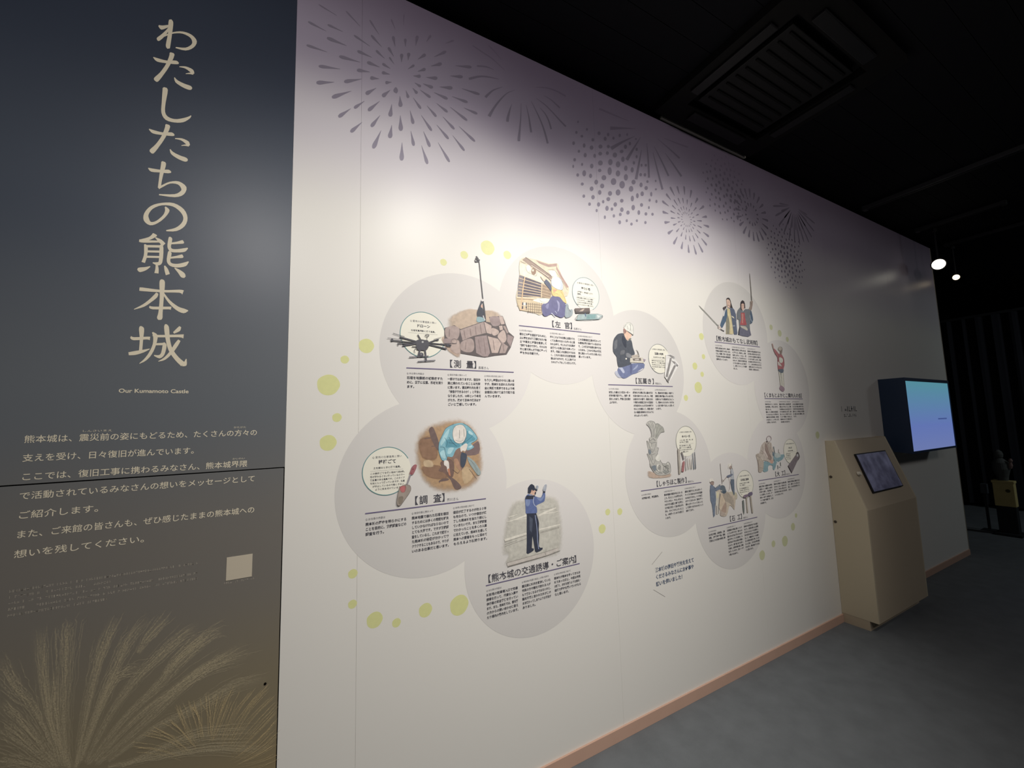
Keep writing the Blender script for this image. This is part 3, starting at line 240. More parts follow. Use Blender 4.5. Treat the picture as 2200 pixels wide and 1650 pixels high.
"I":[["p",[133,168,176],[-1682,409,-1077,329,-596,245,-477,428,-613,718,-409,860,313,752,851,719,563,411,-139,251,-315,7,-533,-218,-680,-143,-711,88,-1062,139,-1252,1,-1286,-222,-1820,-217]],["p",[194,204,199],[-356,908,277,819,387,630,-90,557,-346,676]],["p",[189,176,161],[-2466,932,-1992,954,-1861,671,-1682,409,-1857,-177,-2337,-225,-2350,207,-2393,556]],["l",[133,117,110],[-2338,551,-2325,204,-2364,-211],[-2279,551,-2266,202,-2305,-215]],["l",[128,117,107],[-2481,901,-2203,733,-1941,716],[-2457,915,-2187,751,-1938,736]],["l",[128,128,112],[-2213,65,-1798,-41],[-2202,81,-1786,-25]],["l",[230,222,204],[-2004,721,-1776,506],[-1960,736,-1732,521]],["p",[201,189,176],[-1735,1517,-1353,1727,-1090,1702,-654,1618,-550,1356,-350,1088,-503,840,-546,331,-867,246,-1286,419,-1711,511,-1939,726,-2135,863,-1951,1177]],["p",[158,138,128],[-1350,1600,-1123,1487,-935,967,-713,597,-968,461,-1274,785,-1411,1197]],["p",[224,209,199],[-1607,1208,-1404,1096,-1158,676,-1341,637,-1565,903]],["p",[204,163,143],[-968,461,-611,437,-643,235,-868,239]],["p",[102,122,133],[-520,1020,-368,832,-437,682,-605,769]],["l",[128,110,102],[-1752,1515,-1632,1158,-1762,867],[-1718,1519,-1596,1158,-1728,861]],["l",[128,110,102],[-1887,1167,-1694,1005],[-1859,1178,-1665,1016]],["l",[128,110,102],[-1990,994,-1653,924],[-1979,1013,-1642,943]],["l",[128,110,102],[-1110,1688,-1023,1377,-781,904],[-1075,1691,-988,1381,-747,909]],["l",[128,110,102],[-672,1620,-817,1266,-594,943],[-636,1616,-780,1267,-560,950]],["l",[128,110,102],[-1434,1295,-1142,872,-736,591],[-1401,1303,-1112,882,-708,604]],["l",[128,110,102],[-1565,999,-1267,626,-890,447],[-1534,1007,-1239,638,-868,463]],["p",[158,145,145],[-540,1884,-617,1769,-781,1703,-968,1712,-1108,1790,-1148,1909,-1073,2023,-910,2090,-722,2082,-581,2004]],["p",[230,224,219],[-654,1850,-713,1753,-834,1696,-972,1703,-1073,1769,-1101,1869,-1043,1966,-923,2022,-785,2017,-682,1951]],["p",[76,64,69],[-1193,1758,-1066,1714,-1100,1639,-1184,1668]],["l",[76,66,69],[-1006,1547,-885,1605],[-1040,1570,-919,1629]],["l",[84,102,110],[-407,1346,-365,1034,-329,826],[-348,1348,-306,1037,-270,829]],["l",[128,128,115],[181,1137,138,926,320,848],[214,1134,172,934,340,862]],["l",[102,122,128],[-562,583,-459,372],[-523,589,-420,377]],["l",[107,115,115],[225,249,253,-11],[285,250,313,-11]],["l",[107,117,117],[-126,69,-121,-188],[-71,68,-66,-189]],["l",[115,120,117],[-10,-51,211,-120],[9,-31,230,-99]],["p",[230,235,235],[-71,272,-88,243,-122,227,-162,230,-191,250,-198,281,-181,310,-146,326,-107,324,-78,303]]],
"It":[["p",[76,71,71],[2307,671,2456,811,2622,747,2727,484,2624,329,2406,235]],["P",[128,117,122],[1130,-47,2111,549,2440,717,2647,462,2460,259,1533,-582]],["p",[204,204,204],[2575,569,2542,514,2476,483,2403,487,2349,526,2336,584,2369,639,2435,670,2509,665,2562,627]],["l",[97,87,92],[1112,-50,1515,-586],[1147,-43,1550,-579]]],
"J":[["w",[204,196,168],[-176,1106,533,963,481,573,4,742]],["p",[204,189,168],[-1450,1249,-1049,1264,-472,1148,-148,1034,239,785,376,655,180,31,101,13,-280,292,-650,-275,-1227,-204,-1230,69,-1336,395]],["P",[173,161,145],[-895,1021,-405,1084,131,543,153,6,-194,374,-655,575]],["P",[178,153,135],[-659,541,-596,307,-685,-112,-1201,9,-923,346]],["P",[214,194,168],[-1076,1041,-898,999,-675,566,-938,370,-1220,157,-1238,608]],["P",[214,209,194],[-1525,1223,-1194,1211,-1275,837,-1459,-92,-1642,-69]],["P",[224,214,173],[-1421,1189,-1240,1193,-1318,841,-1460,857]],["l",[128,122,117],[-1155,1075,-1325,508,-1458,-57],[-1063,1058,-1248,494,-1395,-68]],["P",[153,145,143],[-1583,424,-1477,412,-1570,-67,-1642,-69]],["p",[189,173,158],[-1233,47,-985,-7,-714,-199,-868,-247,-1227,-200]],["l",[140,128,117],[-908,997,-667,563,-631,265],[-888,1001,-646,564,-609,264]],["l",[140,128,117],[-414,1080,131,608],[-396,1088,149,615]],["P",[107,120,140],[-1970,1670,-1828,1679,-1662,1573,-1496,1467,-1235,1532,-1040,1638,-956,1573,-992,1372,-1223,1327,-1411,1274,-1534,1291,-1532,798,-1681,325,-1749,-132,-1899,-205,-1917,243,-1956,579,-2052,811,-2041,1365]],["p",[158,135,125],[-1950,1847,-1627,1873,-1659,1663,-1878,1701]],["p",[242,237,224],[-1952,1981,-1839,2038,-1701,2004,-1612,1849,-1768,1886,-2005,1829]],["l",[76,71,71],[-1988,1818,-1771,1863,-1624,1806],[-2001,1839,-1768,1887,-1607,1825]],["l",[76,76,87],[-1675,1570,-1552,1401],[-1649,1576,-1526,1407]],["p",[217,209,199],[-864,1576,-885,1548,-933,1534,-989,1540,-1032,1562,-1046,1593,-1025,1620,-977,1634,-921,1629,-878,1606]],["l",[76,92,76],[-1468,1480,-1071,1623],[-1482,1494,-1085,1637]],["p",[94,107,117],[-932,1566,-652,1498,-557,1306,-506,1117,-764,1042,-1039,1195,-1061,1401]],["P",[66,82,97],[-912,1182,-687,1216,-493,1128,-764,1042]],["P",[217,209,194],[-1080,1313,-905,1238,-947,1197,-1085,1268]],["l",[128,122,117],[-907,2873,-899,2275,-866,1632],[-874,2872,-866,2274,-834,1631]],["l",[128,115,107],[-698,1813,-703,1801,-712,1792,-727,1785,-746,1780,-767,1778,-790,1779,-811,1783,-830,1790,-845,1800,-855,1810,-859,1821,-858,1831,-851,1841,-839,1850,-822,1856,-802,1860,-780,1860,-757,1857,-737,1851,-720,1843,-707,1833,-700,1823,-698,1810],[-669,1808,-675,1793,-689,1779,-710,1769,-736,1762,-764,1759,-794,1761,-822,1767,-847,1776,-868,1789,-882,1804,-889,1821,-887,1837,-876,1852,-859,1864,-835,1873,-808,1878,-779,1878,-750,1875,-723,1867,-699,1856,-682,1842,-671,1826,-669,1810]],["l",[128,112,102],[-731,1771,-630,1831,-346,2014],[-762,1792,-663,1851,-379,2034]],["P",[184,189,194],[112,2474,297,2424,361,2172,342,1811,-9,1826,75,2033,53,2314]],["p",[107,115,135],[-348,2080,186,2152,221,2067,-220,1960]],["l",[76,82,92],[85,2382,55,2151],[115,2380,86,2148]],["l",[230,230,235],[179,2397,171,2187],[217,2396,209,2186]],["p",[168,148,138],[11,2640,214,2677,190,2486,17,2476]],["p",[242,237,224],[-84,2734,39,2802,171,2786,222,2676,18,2640,-134,2492]],["l",[102,97,92],[190,2771,199,2534,264,2434],[225,2771,233,2538,296,2441]],["P",[94,107,122],[7,1806,352,1803,314,1358,281,897,191,855,34,1270,-36,1671]],["l",[153,140,135],[-176,1948,-121,1632,-183,1293,-329,1171],[-153,1949,-99,1630,-161,1287,-310,1163]]],
"Jt":[["l",[189,178,161],[1371,601,1378,70,1382,-343],[1490,594,1481,63,1500,-351]],["l",[178,168,153],[1814,647,1819,134,1874,-431],[1951,640,1964,127,2011,-437]],["p",[128,110,128],[1105,692,1171,744,1535,769,1604,626,1189,584]],["p",[107,97,120],[1643,824,2038,874,2076,683,1678,635]],["l",[112,120,115],[995,466,978,163,983,-117,1032,-401],[1136,456,1142,151,1124,-129,1055,-403]],["p",[173,153,158],[1207,657,1195,636,1170,626,1141,629,1119,645,1113,667,1125,688,1150,699,1180,696,1201,680]]],
"title":[["l",[209,196,163],[-3911,13681,-3925,13552,-3919,13174,-3956,12730,-3909,12622],[-3859,13722,-3801,13625,-3815,13206,-3839,12784,-3849,12664]],["l",[209,196,163],[-4173,13319,-4091,13227,-3941,13373,-3851,13457],[-4158,13363,-4078,13386,-3960,13461,-3866,13526]],["l",[209,196,163],[-3876,13508,-3953,13313,-4072,13081,-4179,12908,-4192,12845],[-3842,13494,-3902,13285,-4005,13017,-4123,12810,-4176,12802]],["l",[209,196,163],[-4111,12883,-3962,13060,-3764,13246,-3545,13345,-3347,13303,-3280,13172,-3308,13039,-3453,12870,-3699,12786],[-4126,12914,-3979,13103,-3773,13298,-3537,13427,-3297,13417,-3155,13243,-3236,12972,-3440,12772,-3703,12741]],["l",[209,196,163],[-4251,12153,-4149,12057,-3916,12099,-3686,12164,-3605,12204],[-4242,12180,-4122,12181,-3911,12199,-3672,12301,-3596,12250]],["l",[209,196,163],[-3850,12496,-3852,12407,-3922,12074,-4057,11714,-4191,11470,-4190,11386],[-3827,12533,-3720,12492,-3828,12044,-3970,11656,-4086,11383,-4143,11348]],["l",[209,196,163],[-3579,12105,-3420,12120,-3288,12042,-3231,11979],[-3578,12133,-3405,12202,-3221,12168,-3177,12045]],["l",[209,196,163],[-3203,12061,-3306,12019,-3405,11948],[-3206,11982,-3304,11969,-3402,11927]],["l",[209,196,163],[-3699,11674,-3652,11522,-3466,11425,-3295,11399,-3226,11439],[-3683,11695,-3601,11619,-3427,11570,-3259,11557,-3212,11495]],["l",[209,196,163],[-4245,9653,-4144,9552,-3916,9572,-3690,9614,-3611,9645],[-4236,9678,-4118,9669,-3911,9667,-3676,9744,-3602,9688]],["l",[209,196,163],[-3851,9948,-3853,9863,-3921,9548,-4054,9213,-4186,8989,-4185,8909],[-3828,9982,-3724,9932,-3829,9510,-3969,9149,-4083,8896,-4139,8868]],["l",[209,196,163],[-3585,9547,-3429,9548,-3300,9460,-3244,9395],[-3584,9574,-3414,9625,-3234,9576,-3191,9454]],["l",[209,196,163],[-3216,9471,-3317,9440,-3414,9381],[-3219,9396,-3315,9392,-3412,9360]],["l",[209,196,163],[-3703,9143,-3657,8992,-3475,8882,-3307,8842,-3239,8874],[-3687,9161,-3607,9080,-3436,9018,-3271,8990,-3225,8927]],["l",[209,196,163],[-3970,11193,-3970,11089,-3971,10679,-3963,10329,-3850,10125,-3624,10110,-3399,10200,-3241,10380,-3196,10497],[-3941,11236,-3838,11189,-3873,10706,-3873,10395,-3794,10252,-3618,10231,-3429,10327,-3278,10441,-3210,10512]],["l",[209,196,163],[-4204,8343,-4120,8256,-3885,8296,-3714,8320,-3638,8356],[-4196,8367,-4099,8371,-3884,8389,-3706,8447,-3632,8398]],["l",[209,196,163],[-3891,8662,-3897,8563,-3917,8229,-3931,7946,-3940,7769],[-3866,8690,-3772,8630,-3828,8232,-3857,7953,-3859,7779]],["l",[209,196,163],[-3906,7728,-3816,7825,-3644,7987,-3449,8011,-3358,7896,-3374,7799,-3521,7660,-3899,7567],[-3931,7774,-3843,7881,-3656,8046,-3423,8121,-3225,7979,-3285,7710,-3506,7560,-3900,7526]],["l",[209,196,163],[-3745,7166,-3730,7056,-3776,6885,-3925,6670,-4054,6602,-4105,6704,-4122,6827,-4028,7042,-3814,7209,-3546,7238,-3345,7096,-3263,6912,-3308,6722,-3450,6539,-3675,6416],[-3720,7193,-3618,7085,-3715,6833,-3892,6595,-4071,6488,-4224,6607,-4225,6854,-4079,7125,-3825,7289,-3523,7355,-3264,7213,-3155,6943,-3215,6649,-3415,6438,-3669,6377]],["l",[209,196,163],[-4006,6220,-4021,6183,-4094,6093,-4290,5980],[-3985,6250,-3887,6181,-4063,6007,-4276,5915]],["l",[209,196,163],[-4308,5904,-4204,5893,-3814,5975],[-4302,5982,-4201,5982,-3816,6035]],["l",[209,196,163],[-3931,6103,-3826,5971,-3737,5868],[-3919,6130,-3772,6073,-3673,5972]],["l",[209,196,163],[-4185,5835,-4179,5745,-4173,5498,-4219,5272],[-4160,5858,-4094,5787,-4094,5492,-4136,5249]],["l",[209,196,163],[-4130,5754,-3767,5814],[-4133,5832,-3770,5894]],["l",[209,196,163],[-3802,5905,-3811,5793,-3810,5387,-3852,5325,-3951,5305],[-3766,5922,-3715,5819,-3723,5337,-3832,5223,-3955,5276]],["l",[209,196,163],[-4107,5597,-3793,5646],[-4109,5665,-3795,5715]],["l",[209,196,163],[-4108,5421,-3785,5470],[-4111,5490,-3787,5539]],["l",[209,196,163],[-3597,6199,-3610,6120,-3619,5867,-3538,5725,-3366,5731,-3176,5790,-3103,5913],[-3570,6218,-3510,6153,-3534,5906,-3497,5828,-3372,5841,-3210,5902,-3116,5938]],["l",[209,196,163],[-3537,5967,-3374,6012,-3225,6055,-3214,6112],[-3544,6026,-3386,6090,-3265,6163,-3237,6150]],["l",[209,196,163],[-3591,5730,-3606,5648,-3615,5397,-3525,5256,-3339,5236,-3137,5314,-3063,5467],[-3563,5746,-3507,5675,-3531,5438,-3485,5354,-3345,5357,-3183,5430,-3078,5489]],["l",[209,196,163],[-3537,5492,-3372,5539,-3225,5573,-3209,5631],[-3545,5551,-3383,5616,-3260,5684,-3230,5671]],["l",[209,196,163],[-4011,5171,-4129,5120,-4240,5091,-4295,5061],[-4001,5146,-4100,5022,-4239,4941,-4305,5004]],["l",[209,196,163],[-3879,5239,-3881,5102,-3898,4966],[-3828,5252,-3801,5112,-3797,4965]],["l",[209,196,163],[-3676,5233,-3658,5094,-3619,4936],[-3649,5252,-3576,5149,-3522,4994]],["l",[209,196,163],[-3420,5200,-3319,5059,-3237,4931,-3158,4919],[-3407,5226,-3261,5157,-3149,5064,-3127,4966]],["l",[209,196,163],[-4228,4364,-4165,4350,-3679,4374,-3268,4419,-3187,4365],[-4225,4450,-4162,4465,-3679,4452,-3259,4520,-3153,4510]],["l",[209,196,163],[-3745,4772,-3763,4667,-3736,4209,-3746,3735,-3773,3559,-3737,3487],[-3711,4794,-3632,4715,-3637,4214,-3644,3731,-3641,3560,-3671,3494]],["l",[209,196,163],[-3826,4351,-3874,4271,-3982,4108,-4125,3937,-4324,3766],[-3774,4321,-3796,4201,-3930,4031,-4091,3865,-4318,3749]],["l",[209,196,163],[-3677,4335,-3524,4071,-3321,3850,-3132,3764,-3016,3848],[-3643,4374,-3477,4137,-3274,3967,-3119,3916,-3018,3873]],["l",[209,196,163],[-3976,3855,-3886,3806,-3500,3850,-3453,3825],[-3964,3911,-3878,3894,-3496,3938,-3436,3941]],["l",[209,196,163],[-4169,3236,-4177,3136,-4145,2843,-4148,2459],[-4138,3259,-4059,3180,-4067,2844,-4072,2456]],["l",[209,196,163],[-4367,2869,-4283,2803,-3982,2852,-3914,2827],[-4348,2929,-4273,2899,-3982,2938,-3904,2940]],["l",[209,196,163],[-4372,2338,-4216,2359,-4032,2447,-3897,2552],[-4385,2429,-4237,2477,-4053,2527,-3904,2574]],["l",[209,196,163],[-3853,2966,-3715,2937,-3221,2980,-3102,2948],[-3847,3031,-3713,3014,-3221,3067,-3096,3084]],["l",[209,196,163],[-3871,3070,-3836,2950,-3837,2709,-3916,2443,-4013,2250,-4122,2107],[-3850,3096,-3733,2998,-3759,2685,-3847,2391,-3972,2195,-4114,2092]],["l",[209,196,163],[-3771,2683,-3571,2700],[-3775,2749,-3576,2776]],["l",[209,196,163],[-3593,2778,-3600,2688,-3626,2459,-3677,2384,-3788,2382],[-3558,2793,-3503,2697,-3545,2401,-3655,2281,-3792,2354]],["l",[209,196,163],[-3575,3359,-3587,3244,-3532,2874,-3448,2542,-3282,2255,-3118,2061],[-3548,3374,-3473,3288,-3431,2907,-3356,2606,-3201,2354,-3035,2185]],["l",[209,196,163],[-3092,2058,-2987,2094,-2993,2297],[-3108,2202,-3059,2190,-3012,2302]],["l",[209,196,163],[-3227,2908,-3311,2766,-3424,2508,-3555,2307,-3682,2196],[-3169,2864,-3228,2701,-3359,2443,-3519,2244,-3676,2179]],["l",[209,196,163],[-3216,3339,-3273,3265,-3365,3131],[-3170,3306,-3198,3181,-3338,3085]]],
